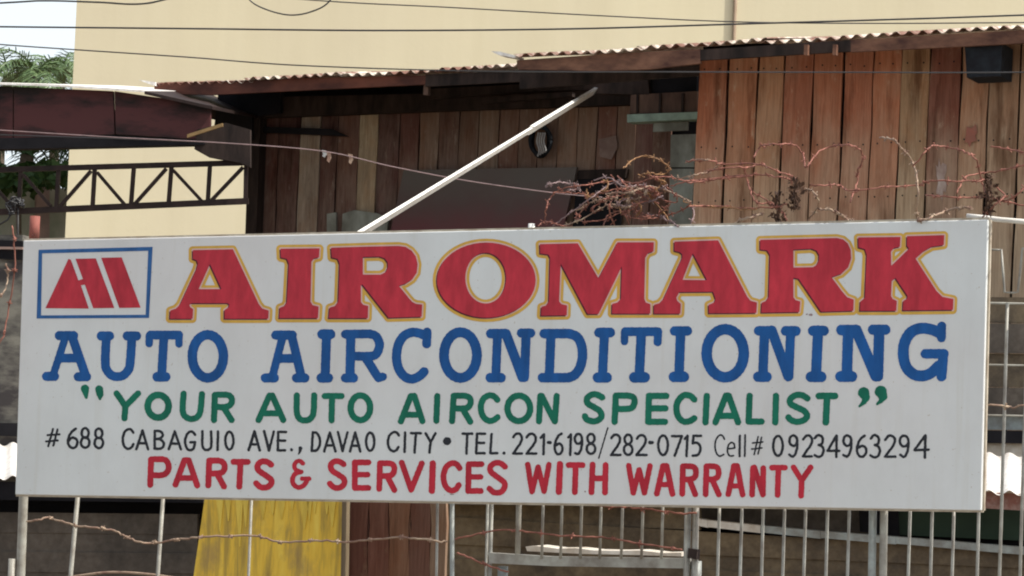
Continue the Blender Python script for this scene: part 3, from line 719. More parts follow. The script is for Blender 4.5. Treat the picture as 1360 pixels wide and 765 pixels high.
# porch end details between the two walls
PW = WALL_L.off(0.5)
slab(sh, PW, [(790, 92), (860, 92), (862, 126), (792, 124)], 0.09, M['dark_wood'], 'beam_end')
slab(sh, PW, [(862, 92), (926, 90), (925, 122), (863, 124)], 0.03, M['black_void'], 'dark_opening', -0.05)
slab(sh, PW, [(838, 126), (926, 121), (926, 149), (836, 151)], 0.03, M['ply'], 'plywood_panel')
for x in (845, 875, 905): slab(sh, PW, [(x, 124), (x + 3, 124), (x + 2.4, 150), (x - 0.6, 150)], 0.01, M['dark_wood'], 'batten', 0.012)
slab(sh, PW, [(833, 152), (928, 148.5), (928, 158), (833, 162.5)], 0.12, M['mint'], 'mint_ledge', 0.06)
slab(sh, PW, [(868, 163), (914, 161), (913, 173), (867, 175)], 0.02, M['palegreen'], 'small_board')
slab(sh, PW, [(891, 179), (925, 178), (921, 222), (890, 222)], 0.02, M['palegreen'], 'grey_panel')
slab(sh, PW, [(890, 224), (921, 224), (918, 300), (888, 300)], 0.02, M['palegreen'], 'grey_panel', -0.008)
slab(sh, WALL_L, [(795, 185), (818, 180), (820, 196), (812, 212), (797, 208)], 0.006, simple('faded patch', (0.26, 0.19, 0.16), (0.18, 0.12, 0.10), (12, 12, 12)), 'patch_board', 0.02)
# grey and maroon sheet leaning in the yard, dark doorway, pale scraps
slab(sh, WALL_L, [(345, 168), (440, 171), (462, 181), (345, 176)], 0.03, M['black_void'], 'shadow_line', 0.07)  # dark strip drawn as a thin shadow line across the boards
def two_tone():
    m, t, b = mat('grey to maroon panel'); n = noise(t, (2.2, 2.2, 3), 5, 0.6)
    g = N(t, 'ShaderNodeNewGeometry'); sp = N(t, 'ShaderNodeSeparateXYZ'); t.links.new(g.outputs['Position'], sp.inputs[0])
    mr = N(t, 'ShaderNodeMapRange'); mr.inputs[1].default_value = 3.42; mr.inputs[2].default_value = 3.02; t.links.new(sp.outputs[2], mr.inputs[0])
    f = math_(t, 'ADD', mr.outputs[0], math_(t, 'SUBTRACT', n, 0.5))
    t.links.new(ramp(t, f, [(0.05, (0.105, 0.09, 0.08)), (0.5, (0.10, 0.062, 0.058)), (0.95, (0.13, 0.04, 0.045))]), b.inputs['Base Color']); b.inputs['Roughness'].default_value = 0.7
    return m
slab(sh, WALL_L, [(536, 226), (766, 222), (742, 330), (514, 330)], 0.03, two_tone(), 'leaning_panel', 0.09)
slab(sh, WALL_L, [(766, 236), (828, 234), (822, 330), (758, 330)], 0.02, M['black_void'], 'doorway', 0.05)
slab(sh, WALL_L, [(768, 226), (832, 224), (830, 236), (766, 238)], 0.05, M['dark_wood'], 'door_lintel', 0.06)
slab(sh, WALL_L, [(434, 284), (446, 282), (447, 330), (434, 330)], 0.02, M['palegreen'], 'pale_scrap_board', 0.06)
slab(sh, WALL_L, [(455, 284), (470, 279), (500, 283), (516, 290), (510, 330), (452, 330)], 0.02, M['palegreen'], 'pale_scrap_board', 0.05)
# eaves: fascia boards and corrugated roofs
for q, m_ in (([(686, 80), (800, 72), (930, 65), (930, 84), (860, 92), (800, 94), (688, 92)], 'fascia'),
          ([(930, 66), (1130, 53), (1130, 68), (930, 80)], 'dark_wood'), ([(1130, 53), (1250, 46), (1250, 63), (1130, 69)], 'fascia'), ([(1250, 46), (1400, 37), (1400, 55), (1250, 63)], 'fascia'), ([(1400, 37), (1540, 29), (1540, 47), (1400, 55)], 'fascia')):
    slab(sh, EAVE_R, q, 0.03, M[m_], 'fascia_board', -0.03)
for x in (1068, 1106): slab(sh, EAVE_R, [(x, 59), (x + 5, 59), (x + 4.4, 73), (x - 0.6, 73)], 0.04, M['fascia'], 'rafter_end', 0.005)
slab(sh, EAVE_L, [(205, 111), (400, 104), (565, 100), (565, 112), (400, 120), (280, 126), (205, 124)], 0.03, M['fascia2'], 'fascia_board', -0.03)
slab(sh, EAVE_L, [(565, 99), (700, 92), (700, 108), (565, 115)], 0.03, M['dark_wood'], 'fascia_board', -0.02)
for x in (563,): slab(sh, EAVE_L, [(x, 106), (x + 6, 106), (x + 5, 126), (x - 1, 126)], 0.04, M['ply'], 'rafter_end', -0.05)
def backdir(pl, deg, L): return (-pl.n * math.cos(R(deg)) + Vector((0, 0, math.sin(R(deg))))) * L
corrugated('roof_sheet', EAVE_R.hit(683, 75), EAVE_R.hit(1540, 24), backdir(WALL_R, 8.55, 2.6), M['roof_top'], sh)
corrugated('roof_sheet', EAVE_L.hit(205, 112), EAVE_L.hit(712, 86), backdir(WALL_L, 7.8, 2.4), M['roof_top'], sh)
# bent loose tongue of roofing at the step between the two roofs
tg = [EAVE_R.hit(*p) for p in ((652, 68), (664, 68.5), (686, 74), (684, 77), (662, 73))]
MB().prism(tg, -WALL_R.n * 0.12).build('bent_flashing', M['roof_grey'], sh)
MB().prism([EAVE_L.hit(*p) for p in ((184, 106), (206, 109), (206, 114), (196, 111))], -WALL_L.n * 0.12).build('bent_flashing', M['roof_grey'], sh)
# black box hung under the eave
bxh = tag(MB().prism([WALL_R.hit(x, y, 0.30) for x, y in ((1281, 58), (1331, 57), (1329, 101), (1284, 103))], -WALL_R.n * 0.26).build('black_box', M['tyre']), 'small black box hung under the shack eave at the upper right', 'box')

# hanging dark coil with pale cords
co = thing('cable_coil', 'dark coil of rubber hose with pale cords hanging on the shaded plank wall', 'coil', WALL_L.hit(718, 165, 0.1))
for k in range(4):
    pts = []
    for i in range(25):
        a = 2 * math.pi * i / 24
        pts.append(WALL_L.hit(718 + (11 + k) * math.cos(a), 187 + (21 - k) * math.sin(a), 0.06 + 0.018 * k))
    MB().tube(pts, 0.014, 8).build('hose_loop', M['tyre'], co)
for k in range(4):
    MB().tube(catmull([WALL_L.hit(714 + 3 * k + dx, y, 0.13) for dx, y in ((1, 176), (-1, 188), (2, 199), (0, 208 - k * 2))], 4), 0.006, 5).build('cord', M['white_cord'], co)

# ------------------------------------------------------------------ maroon canopy with steel truss on the left
CP = Plane(150, 19.0, 3)
cn = thing('steel_canopy', 'dark maroon steel canopy edge with a thin bright roof sheet, upper left', 'canopy', (CP.p.x, CP.p.y, 0))
slab(cn, CP, [(-160, 112), (17, 115), (17, 186), (-160, 190)], 0.05, M['maroon'], 'fascia_panel')
slab(cn, CP, [(18.5, 115), (150, 121), (152, 178), (18.5, 186)], 0.05, M['maroon'], 'fascia_panel', 0.004)
slab(cn, CP, [(152, 121), (280, 140), (278, 186), (154, 178)], 0.05, M['maroon'], 'fascia_panel')
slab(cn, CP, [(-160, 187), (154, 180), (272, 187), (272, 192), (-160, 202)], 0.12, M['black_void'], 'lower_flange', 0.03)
for a_, b__ in (((-160, 106), (70, 112)), ((70, 112), (192, 120))):
    p = CP.hit(*a_, 0.08); q = CP.hit(*b__, 0.08)
    MB().prism([p, q, q - CP.n * 2.4 + Vector((0, 0, 0.285)), p - CP.n * 2.4 + Vector((0, 0, 0.285))], Vector((0, 0, -0.012))).build('roof_sheet', M['roof_grey'], cn)
p = CP.hit(192, 121, 0.08); q = CP.hit(282, 141, 0.08)
MB().prism([p, q, q - CP.n * 2.4 + Vector((0, 0, 0.2)), p - CP.n * 2.4 + Vector((0, 0, 0.285))], Vector((0, 0, -0.02))).build('roof_sheet', M['truss'], cn)
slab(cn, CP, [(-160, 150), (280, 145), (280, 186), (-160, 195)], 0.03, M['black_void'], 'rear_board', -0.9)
# bracket at the canopy end
slab(cn, CP, [(262, 172), (300, 163), (332, 172), (332, 222), (318, 216), (296, 212), (276, 208), (258, 198)], 0.07, M['dark_wood'], 'bracket', 0.02)
MB().bar(CP.hit(249, 181, 0.1), CP.hit(296, 166, 0.1), 0.022, 0.03, Vector((0, 0, 1)), CP.n).build('bracket_strip', simple('tan strip', (0.30, 0.20, 0.09), (0.2, 0.13, 0.06)), cn)
for x in (-110,): slab(cn, CP, [(x, 195), (x + 16, 195), (x - 10, 900), (x - 26, 900)], 0.08, M['truss'], 'column', -0.2)
# truss
tr = thing('steel_truss', 'dark flat steel lattice truss below the maroon canopy', 'truss', (CP.p.x, CP.p.y, 2.9))
TP = CP.off(-0.06)
def tbar(a, b, w_, name, k=0):
    p, q = TP.hit(*a, k), TP.hit(*b, k); t = (q - p).normalized(); side = t.cross(TP.n).normalized()
    MB().bar(p, q, w_ / F * 19, 0.035, side, TP.n).build(name, M['truss'], tr)
tbar((-120, 229), (330, 216), 7, 'chord'); tbar((-120, 287), (330, 267), 8, 'chord')
for xt, xb in ((-24, -26), (28, 25), (78, 75), (126, 123), (178, 174), (228, 224), (279, 276), (327, 326)):
    tbar((xt, 224 - xt * 0.025), (xb, 280 - xb * 0.045), 5, 'upright', -0.006)
for a, b in (((-70, 276), (-30, 233)), ((-20, 234), (20, 278)), ((31, 232), (68, 274)), ((80, 274), (121, 227)), ((129, 229), (165, 271)), ((179, 271), (221, 224)), ((230, 226), (268, 267)), ((281, 266), (323, 222))):
    tbar(a, b, 4.2, 'diagonal', 0.004)
# wire knot hanging from the truss end
kn = MB()
for k in range(7):
    c_ = TP.hit(20 + rnd.uniform(-5, 5), 272 + rnd.uniform(-6, 6), 0.1); pts = [c_ + Vector((rnd.uniform(-.05, .05), rnd.uniform(-.03, .03), rnd.uniform(-.04, .04))) for _ in range(6)]
    kn.tube(catmull(pts, 4), 0.006, 5)
kn.tube([TP.hit(20, 276, 0.1), TP.hit(10, 292, 0.1), TP.hit(-30, 315, 0.1)], 0.006, 5); kn.tube([TP.hit(24, 276, 0.1), TP.hit(24, 320, 0.1), TP.hit(20, 420, 0.1)], 0.005, 5)
tag(kn.build('wire_knot', M['cable']), 'knot of dark wire hanging from the lower chord of the steel truss', 'wire knot')

# ------------------------------------------------------------------ things far left: palms, wall, foliage
def frond(mbl, mbs, base, az, L, droop, nleaf=26, lw=0.03, ll=0.45):
    pts = []; dirh = Vector((math.cos(az), math.sin(az), 0)); el = rnd.uniform(0.2, 1.1)
    p = Vector(base); n = 9
    for i in range(n + 1):
        pts.append(p.copy()); e = el - droop * i / n * 1.6; p = p + (dirh * math.cos(e) + Vector((0, 0, math.sin(e)))) * (L / n)
    mbs.tube(pts, 0.022, 4, 0.006)
    side = dirh.cross(Vector((0, 0, 1)))
    for k in range(nleaf):
        t = 0.12 + 0.88 * k / nleaf; f = t * n; i = min(int(f), n - 1); q = pts[i].lerp(pts[i + 1], f - i)
        tng = (pts[i + 1] - pts[i]).normalized()
        for s in (-1, 1):
            l = ll * (1 - 0.55 * abs(t - 0.45) * 1.4) * rnd.uniform(0.8, 1.1)
            dv = (side * s * 0.8 + tng * 0.7 + Vector((0, 0, rnd.uniform(-0.45, 0.1)))).normalized() * l
            wv = tng * lw
            mid = q + dv * 0.5 + Vector((0, 0, 0.02)); tip = q + dv + Vector((0, 0, -0.08 * l))
            mbl.add([q - wv / 2, q + wv / 2, mid + wv / 2, tip, mid - wv / 2], [(0, 1, 2, 4), (4, 2, 3)])
def palm(pxx, pyy, Y, L, n, label, lm):
    c = Plane(pxx, Y, 0).hit(pxx, pyy)
    t = thing('palm_tree', label, 'palm tree', (c.x, c.y, 0), 'palm trees left of the beige building')
    tp = [Vector((c.x + 0.12 * math.sin(i), c.y, c.z * i / 6)) for i in range(7)]
    MB().tube(tp, 0.17, 9, 0.10).build('trunk', M['bark'], t)
    for k in range(n):
        ml, ms = MB(), MB()
        frond(ml, ms, tp[-1], 2 * math.pi * k / n + rnd.uniform(-.2, .2), L * rnd.uniform(0.8, 1.15), rnd.uniform(0.9, 1.6))
        ml.v and ms.add([], [])
        b = len(ml.v); ml.v += ms.v; ml.f += [tuple(b + i for i in f) for f in ms.f]; ml.sm += ms.sm
        ml.build('frond', lm, t, fix=False)
palm(12, 104, 62, 1.7, 18, 'palm crown farthest left, showing above the bright canopy sheet', M['leaf'])
palm(50, 100, 58, 1.5, 18, 'palm crown in the middle of those above the canopy sheet', M['leaf'])
palm(84, 104, 66, 1.5, 18, 'palm crown touching the left edge of the beige building', M['leaf'])
palm(40, 206, 42, 1.6, 20, 'low palm seen between the maroon canopy and the truss', M['leaf2'])
HP = Plane(40, 38, 0)
gw = thing('grey_wall', 'stained grey masonry house wall seen through the truss at far left', 'wall', (HP.p.x, HP.p.y, 0))
slab(gw, HP, [(-160, 246), (46, 240), (46, 640), (-160, 640)], 0.25, M['block'], 'wall')
slab(gw, HP, [(46, 246), (66, 245), (64, 640), (46, 640)], 0.25, M['pinkwall'], 'wall_panel', -0.02)
slab(gw, HP, [(66, 250), (92, 250), (84, 640), (64, 640)], 0.25, M['block'], 'wall_panel', 0.02)
bs = MB()
for k in range(900):
    c_ = HP.hit(rnd.gauss(25, 45), rnd.gauss(236, 7), rnd.uniform(0.3, 1.6)); s_ = rnd.uniform(0.05, 0.12)
    a = Vector((rnd.uniform(-1, 1), rnd.uniform(-1, 1), rnd.uniform(-1, 1))).normalized() * s_; b = a.cross(Vector((rnd.uniform(-1, 1), rnd.uniform(-1, 1), 0.3))).normalized() * s_ * 0.6
    bs.add([c_ - a, c_ + b, c_ + a, c_ - b], [(0, 1, 2, 3)])
sbp = thing('shrub', 'green leafy shrub growing along the top of the grey wall behind the truss', 'shrub', HP.hit(25, 300, 0.9))
fo = bs.build('foliage', M['leaf2'], sbp, fix=False); fo['kind'] = 'stuff'
MB().tube([HP.hit(25, 600, 0.9), HP.hit(26, 400, 0.9), HP.hit(24, 236, 0.9)], 0.06, 6, 0.03).build('stem', M['bark'], sbp)
LW = Plane(10, 15.5, 10)
lw_ = thing('side_wall', 'dark blotchy wall strip beside the left end of the signboard', 'wall', (LW.p.x, LW.p.y, 0))
slab(lw_, LW, [(-140, 312), (30, 312), (30, 660), (-140, 660)], 0.12, simple('blotchy grey render', (0.20, 0.19, 0.16), (0.05, 0.045, 0.045), (4, 4, 9), 0.9, 0, 0.4, 0.6), 'wall')
for y in (): slab(lw_, LW, [(-140, y), (30, y - 1), (30, y + 1), (-140, y + 2)], 0.02, M['black_void'], 'joint', 0.004)

slab(lw_, LW, [(-140, 314), (30, 320), (30, 345), (-140, 338)], 0.08, M['black_void'], 'dark_board', 0.03)
slab(lw_, LW, [(-140, 326), (30, 328), (30, 331), (-140, 329)], 0.03, M['pinkwall'], 'strip', 0.06)
slab(lw_, LW, [(-140, 560), (30, 562), (30, 580), (-140, 574)], 0.05, M['black_void'], 'dark_board', 0.03)
# ------------------------------------------------------------------ low sheds behind the fence
YD = Plane(680, 13.4, YAW * 0.6)
low = thing('low_shed', 'long low yard shed with pale galvanised corrugated roof behind the signboard', 'shed', (YD.p.x, YD.p.y, 0))
BK = YD.off(-2.0)
EV = YD.off(0.15)
pa, pb, pm = EV.hit(-120, 634), EV.hit(1420, 656), EV.hit(650, 650)
qa, qb = BK.hit(-120, 574), BK.hit(1420, 606)
def quadroof(p, q, p2, q2, nm, m_, pitch=0.085, amp=0.011):
    n = 14
    for k in range(n):
        a0, a1 = p.lerp(q, k / n), p.lerp(q, (k + 1) / n + 0.004); b0, b1 = p2.lerp(q2, k / n), p2.lerp(q2, (k + 1) / n + 0.004)
        cols_ = max(16, int((a1 - a0).length / pitch * 8)); vs = []; fs = []; up = Vector((0, 0, 1)); lift = 0.003 * (k % 2) + rnd.uniform(-.006, .006)
        for r in range(3):
            for c in range(cols_ + 1):
                t = c / cols_; x = (a1 - a0).length * t
                vs.append(a0.lerp(a1, t).lerp(b0.lerp(b1, t), r / 2) + up * (amp * math.cos(2 * math.pi * (x + (a0 - p).length) / pitch) + lift))
        for r in range(2):
            for c in range(cols_):
                i = r * (cols_ + 1) + c; fs.append((i, i + 1, i + cols_ + 2, i + cols_ + 1))
        o = MB().add(vs, fs, True).build(nm, m_, low, fix=False); s_ = o.modifiers.new('thickness', 'SOLIDIFY'); s_.thickness = 0.003
quadroof(pa, pb, qa, qb, 'roof_sheet', M['roof_grey'])  # sheets in the palest metal colour
# rusty fascia at right; dark strips stand in for shade beneath the eave
slab(low, EV, [(1290, 652), (1420, 660), (1420, 682), (1290, 674)], 0.02, M['roof_rust'], 'rusty_fascia', -0.03)
slab(low, EV, [(-120, 638), (28, 640), (270, 645), (270, 668), (-120, 662)], 0.02, M['black_void'], 'eave_shade_strip', -0.03)
slab(low, EV, [(270, 645), (930, 655), (930, 672), (270, 668)], 0.02, M['sheet_grey'], 'eave_shade_strip', -0.03)
# wall bays under the roof
WD = YD
slab(low, WD, [(1185, 668), (1440, 676), (1440, 722), (1185, 710)], 0.03, M['sheet_green'], 'green_panel', -0.25)
slab(low, WD, [(930, 660), (1183, 668), (1183, 712), (930, 700)], 0.03, M['sheet_grey'], 'grey_panel', -0.28)
slab(low, WD, [(1140, 664), (1192, 667), (1194, 712), (1142, 706)], 0.03, M['black_void'], 'dark_gap', -0.2)
rail = [(924, 688.5), (940, 691), (1010, 698), (1090, 705.5), (1190, 713), (1360, 727), (1440, 734)]
for (x0, y0), (x1, y1) in zip(rail, rail[1:]):
    slab(low, WD, [(x0, y0), (x1 - .4, y1), (x1 - .4, y1 + 10), (x0, y0 + 9)], 0.12, M['ledge'] if x0 < 1010 else M['fence_blue'], 'capping_rail', 0.02)
for k in range(7):
    y0 = 700 + k * 21
    o = slab(low, WD, [(590, y0 - 14 if k == 0 else y0), (1440, y0 + 36), (1440, y0 + 58), (590, y0 + 22.5)], 0.03, M['sheet_brown'], 'horizontal_board', -0.02 - 0.012 * (k % 2))
slab(low, WD, [(590, 660), (930, 665), (930, 704), (590, 690)], 0.03, M['sheet_brown'], 'upper_board', -0.03)
for k in range(5):
    y0 = 683 + k * 26
    slab(low, WD, [(-140, y0 - 4), (262, y0), (262, y0 + 26.8), (-140, y0 + 22.8)], 0.03, M['sheet_grey'], 'horizontal_board', -0.02 - 0.008 * (k % 2))
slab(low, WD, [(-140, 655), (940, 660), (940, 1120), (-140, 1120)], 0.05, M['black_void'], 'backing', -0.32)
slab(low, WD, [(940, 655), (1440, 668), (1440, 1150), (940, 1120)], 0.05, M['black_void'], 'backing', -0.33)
# pale ledge in the middle, its pale colour standing for sunlight on top
slab(low, YD.off(0.5), [(698, 726), (712, 725), (740, 728.5), (765, 728), (790, 731), (820, 731.5), (850, 731), (880, 734.5), (905, 734), (905, 739), (840, 737), (770, 735.5), (700, 732)], 0.22, M['ledge'], 'sunlit_ledge')
# scrap wall to the right of the sign, above the low roof
sc_ = Plane(1340, 15.6, YAW * 0.6)
sw = thing('scrap_wall', 'patched dark scrap metal wall beside the right end of the signboard', 'wall', (sc_.p.x, sc_.p.y, 0))
for k, (y0, y1, m_) in enumerate(((396, 430, 'sheet_brown'), (431, 470, 'sheet_grey'), (471, 515, 'sheet_brown'), (516, 552, 'sheet_grey'), (553, 572, 'fence_blue'), (573, 590, 'black_void'), (590, 608, 'ledge'))):
    slab(sw, sc_, [(1180, y0 - 3), (1440, y0), (1440, y1), (1180, y1 - 3)], 0.03, M[m_], 'scrap_sheet', 0.05 * (k % 2) - 0.4)

# yellow sheet and brown boards standing behind the fence
YS = Plane(360, 11.9, YAW)
ys = tag(MB().prism([YS.hit(*p) for p in ((275, 640), (456, 640), (453, 765), (450, 1100), (226, 1100), (257, 765))], -YS.n * 0.02).build('yellow_sheet', M['yellow_sheet']), 'streaky yellow sheet standing upright behind the fence below the sign', 'sheet')
m_ = simple('bright yellow paint', (0.86, 0.66, 0.10), (0.62, 0.44, 0.05), (30, 30, 6), 0.5)
for x, w_, y in [(292, 6, 706), (303, 5, 692), (318, 6, 726), (349, 7, 690), (362, 6, 684), (374, 8, 690), (388, 5, 678), (404, 9, 703), (418, 5, 682), (441, 7, 700), (326, 5, 700), (411, 5, 692), (434, 5, 683)]:
    y0 = 655 if y < 732 else y - 42
    q = [YS.hit(*p, 0.004) for p in ((x - w_, y0), (x + w_ * .9, y0 - 1), (x + w_ * .45, y0 + (y - y0) * .55), (x + .6, y), (x - .6, y), (x - w_ * .5, y0 + (y - y0) * .5))]
    MB().prism(q, -YS.n * 0.003).build('paint_drip', m_, ys).matrix_parent_inverse = Matrix.Identity(4)
post = MB(); post.bar(YS.hit(460, 640, 0.03), YS.hit(452, 1100, 0.03), 0.02, 0.03, YS.d, YS.n)
tag(post.build('wooden_post', simple('grey timber', (0.25, 0.20, 0.13), (0.12, 0.09, 0.06), (20, 20, 3))), 'thin grey brown wooden post between yellow sheet and brown boards', 'post')
bbd = thing('board_stack', 'dark reddish brown upright boards right of the yellow sheet', 'boards', YS.hit(530, 1100))
for k, (x0, x1) in enumerate(((465, 490), (491, 517), (518, 545), (546, 572), (573, 594))):
    plank(bbd, YS, [(x0, 640), (x1 - 0.8, 640), (x1 - 9, 1100), (x0 - 9, 1100)], 0.02, M['wood_y'], ((0.13, 0.06, 0.045), (0.16, 0.075, 0.055), (0.20, 0.11, 0.07), (0.15, 0.08, 0.06), (0.24, 0.17, 0.12))[k], rnd.uniform(-.02, 0))

# ------------------------------------------------------------------ FENCE: posts, mesh bars, gates
def vbar(parent, pt, pb, rpx, m_, name='bar', k=0.0, n=6, pl=FENCE):
    a, b = pl.hit(*pt, k), pl.hit(*pb, k); d = (b - a)
    if b.z > 0.15: b = a + d * ((a.z - 0.12) / (a.z - b.z))
    return MB().tube([a, a.lerp(b, .33) + pl.d * rnd.uniform(-.002, .002), a.lerp(b, .66), b], rpx / F * 10, n).build(name, m_, parent)
sp_ = thing('steel_post', 'pale round steel post under the left end of the signboard with a rusty pink top', 'post', FENCE.hit(28, 1200))
vbar(sp_, (45, 322), (27.5, 765), 6.6, M['fence_white'], 'tube', -0.04, 12)
MB().tube([FENCE.hit(46.6, 287, -0.04), FENCE.hit(45, 323, -0.04)], 0.0185, 12).build('pipe_end', M['rust_pink'], sp_)
stub = thing('post_stub', 'small pale post stub at the bottom left corner beside the round steel post', 'post', FENCE.hit(15, 1200))
vbar(stub, (16, 742), (14, 800), 5, M['fence_white'], 'tube', -0.02, 10)
mf = thing('mesh_fence', 'light wire fence with thin upright rods below the left half of the sign', 'fence', FENCE.hit(200, 1200))
for (x0, x1, r_) in ((105, 94, 3.2), (218, 210, 2.8), (335, 330, 2.0), (581.5, 580, 1.8), (600.5, 601, 3.0)):
    vbar(mf, (x0, 640), (x1 - 0.3, 765), r_, M['fence_white'] if r_ != 3.0 else M['fence_blue'], 'rod')
for y in (905, 1010): MB().tube([FENCE.hit(28, y - 8), FENCE.hit(600, y)], 0.004, 6).build('cross_wire', M['fence_white'], mf)
for y in (768,): MB().tube(catmull([FENCE.hit(x, y_ - 0, -0.01) for x, y_ in ((40, 775), (110, 764), (150, 760), (200, 763), (260, 772))], 4), 0.005, 6).build('cross_wire', M['wire_pale'], mf)
gt = thing('small_gate', 'small barred gate with a white bottom rail under the middle of the sign', 'gate', FENCE.hit(785, 1200))
for x in (721.5, 746.5, 772.6, 798.5, 827, 854, 880.5): 
    MB().tube([FENCE.hit(x + 0.6, 640), FENCE.hit(x - 2.0, 742)], 0.0048, 6).build('bar', M['fence_white'], gt)
MB().prism([FENCE.hit(*p, 0.0) for p in ((648, 734), (730, 739), (914, 741.5), (915, 755), (735, 752), (650, 748))], -FENCE.n * 0.04).build('bottom_rail', M['fence_white'], gt)
for (x, r_, y1) in ((689, 3.6, 736), ): MB().tube([FENCE.hit(x + 1, 640, 0.02), FENCE.hit(x - 1.5, y1, 0.02)], r_ / 400, 10).build('frame_post', M['fence_white'], gt)
for k, (x, r_) in enumerate(((648, 1.9), (653.5, 2.4))): vbar(gt, (x + .5, 640), (x - 2.5, 765), r_, M['fence_white'], 'frame_post', -0.02 * k)
MB().tube([FENCE.hit(668, 752, -0.03), FENCE.hit(662, 1000, -0.03)], 0.017, 10).build('leg', M['fence_blue'], gt)
MB().tube([FENCE.hit(925, 745, -0.03), FENCE.hit(920, 1000, -0.03)], 0.017, 10).build('leg', M['fence_blue'], gt)
for x in (913, 923.5): vbar(gt, (x + 1.5, 640), (x - 1.5, 765), 4.2, M['fence_white'], 'hinge_post', 0.0, 10)
MB().prism([FENCE.hit(*p, 0.03) for p in ((914, 728), (926, 730), (925, 743), (913, 741))], -FENCE.n * 0.03).build('hinge', M['dark_wood'], gt)
g2 = thing('barred_fence', 'pale barred fence panel below the right part of the sign, left of the double posts', 'fence', FENCE.hit(1040, 1200))
for x in (955.4, 985.4, 1013.5, 1042, 1070, 1099, 1128): vbar(g2, (x + 1, 640), (x - 2.2, 765), 2.0, M['fence_white'], 'bar')
MB().bar(FENCE.hit(930, 1060), FENCE.hit(1150, 1070), 0.02, 0.02, Vector((0, 0, 1)), FENCE.n).build('rail', M['fence_white'], g2)
for k, x in enumerate((1161, 1176)):
    t_ = thing('gate_post', ('left' if k == 0 else 'right') + ' one of the two close pale steel posts below the right part of the sign', 'post', FENCE.hit(x, 1200))
    vbar(t_, (x + 1, 500), (x - 3.4, 765), 4.9, M['fence_blue'] if k == 0 else M['fence_white'], 'tube', 0.0, 12)
g3 = thing('barred_fence', 'tall barred fence at far right, rising beside the right end of the sign', 'fence', FENCE.hit(1300, 1200))
for x in (1209, 1238, 1267, 1300): vbar(g3, (x + 1, 640), (x - 2.6, 765), 2.0, M['fence_white'], 'bar')
for x in (1338, 1366, 1394): vbar(g3, (x, 402), (x - 11, 765), 2.1, M['fence_white'], 'bar')
for y, r_ in ((402, 1.6), (484, 1.3), (551, 1.3)): MB().tube([FENCE.hit(1200, y - 1, -0.008), FENCE.hit(1290, y, -0.008), FENCE.hit(1440, y + 3, -0.008)], r_ / 400, 6).build('cross_wire', M['fence_white'], g3)
MB().tube([FENCE.hit(*p, 0.0) for p in ((1300, 331), (1330, 332), (1332, 360), (1334, 388), (1345, 389), (1352, 388), (1355, 360), (1358, 330), (1385, 331), (1388, 388), (1406, 388))], 0.0042, 6).build('bent_rod', M['fence_white'], g3)
MB().tube([FENCE.hit(1284, 287, -0.10), FENCE.hit(1300, 288.5, -0.10), FENCE.hit(1330, 292, -0.10), FENCE.hit(1440, 301, -0.10)], 0.0085, 10).build('top_pipe', M['white_pipe'], g3)

# ------------------------------------------------------------------ diagonal white pole
pole = thing('white_pole', 'white painted square tube slanting up from the sign to the shack eave', 'pole', SIGN.hit(478, 312, -0.12))
a = SIGN.hit(462, 320.5, -0.16); b = EAVE_L.hit(789, 121, 0.3)
rm = ray(707, 179.5)                                        # where the two sections meet, on the line a-b as seen from the street
def on_line(t): return a.lerp(b, t)
best = min(range(1001), key=lambda k: (lambda v: abs((v - EYE).normalized().cross(rm.normalized()).length))(on_line(k / 1000)))
mid = on_line(best / 1000)
sdv = (b - a).cross(FENCE.n).normalized()
MB().bar(a, mid + (b - a).normalized() * 0.12, 0.036, 0.036, sdv, FENCE.n).build('lower_section', M['white_pipe'], pole)
MB().bar(mid, b, 0.052, 0.052, sdv, FENCE.n).build('upper_section', M['white_pipe'], pole)

MB().tube([SIGN.hit(706, 297, -0.05), SIGN.hit(705, 330, -0.05)], 0.011, 8).build('mount_stub', M['white_pipe'], sign)
# ------------------------------------------------------------------ barbed wire
def barbed(px_pts, m_, r=0.0021, pl=FENCE, depth=0.12, step=0.12, jag=0.0028, ph=0.0, k0=0.0):
    n = len(px_pts)
    pts = [pl.hit(x, y, k0 + depth * math.sin(ph + 2.1 * i)) for i, (x, y) in enumerate(px_pts)]
    pts = catmull(pts, 7); pts = [p + Vector((rnd.gauss(0, jag), rnd.gauss(0, jag), rnd.gauss(0, jag))) * 0.5 for p in pts]
    m = MB(); m.tube(pts, r, 5); acc = 0.0
    for p, q in zip(pts, pts[1:]):
        acc += (q - p).length
        if acc > step:
            acc = rnd.uniform(0, 0.03); t = (q - p).normalized()
            for s in range(2):
                dv = Vector((rnd.uniform(-1, 1), rnd.uniform(-1, 1), rnd.uniform(-1, 1))); dv = (dv - t * dv.dot(t) * 0.8).normalized() * rnd.uniform(0.008, 0.014)
                m.tube([p - dv, p + dv], r * 0.62, 4)
            m.tube([p - t * 0.009, p + t * 0.009], r * 1.5, 5)
    return m
def c3(*pts): return [(640 + x / 2.55, 20 + y / 2.55) for x, y in pts]
def c4(*pts): return [(920 + x / 2.391, y / 2.391) for x, y in pts]
tang = thing('barbed_wire_tangle', 'dense tangle of rusty barbed wire above the middle of the signboard', 'barbed wire', FENCE.hit(820, 300))
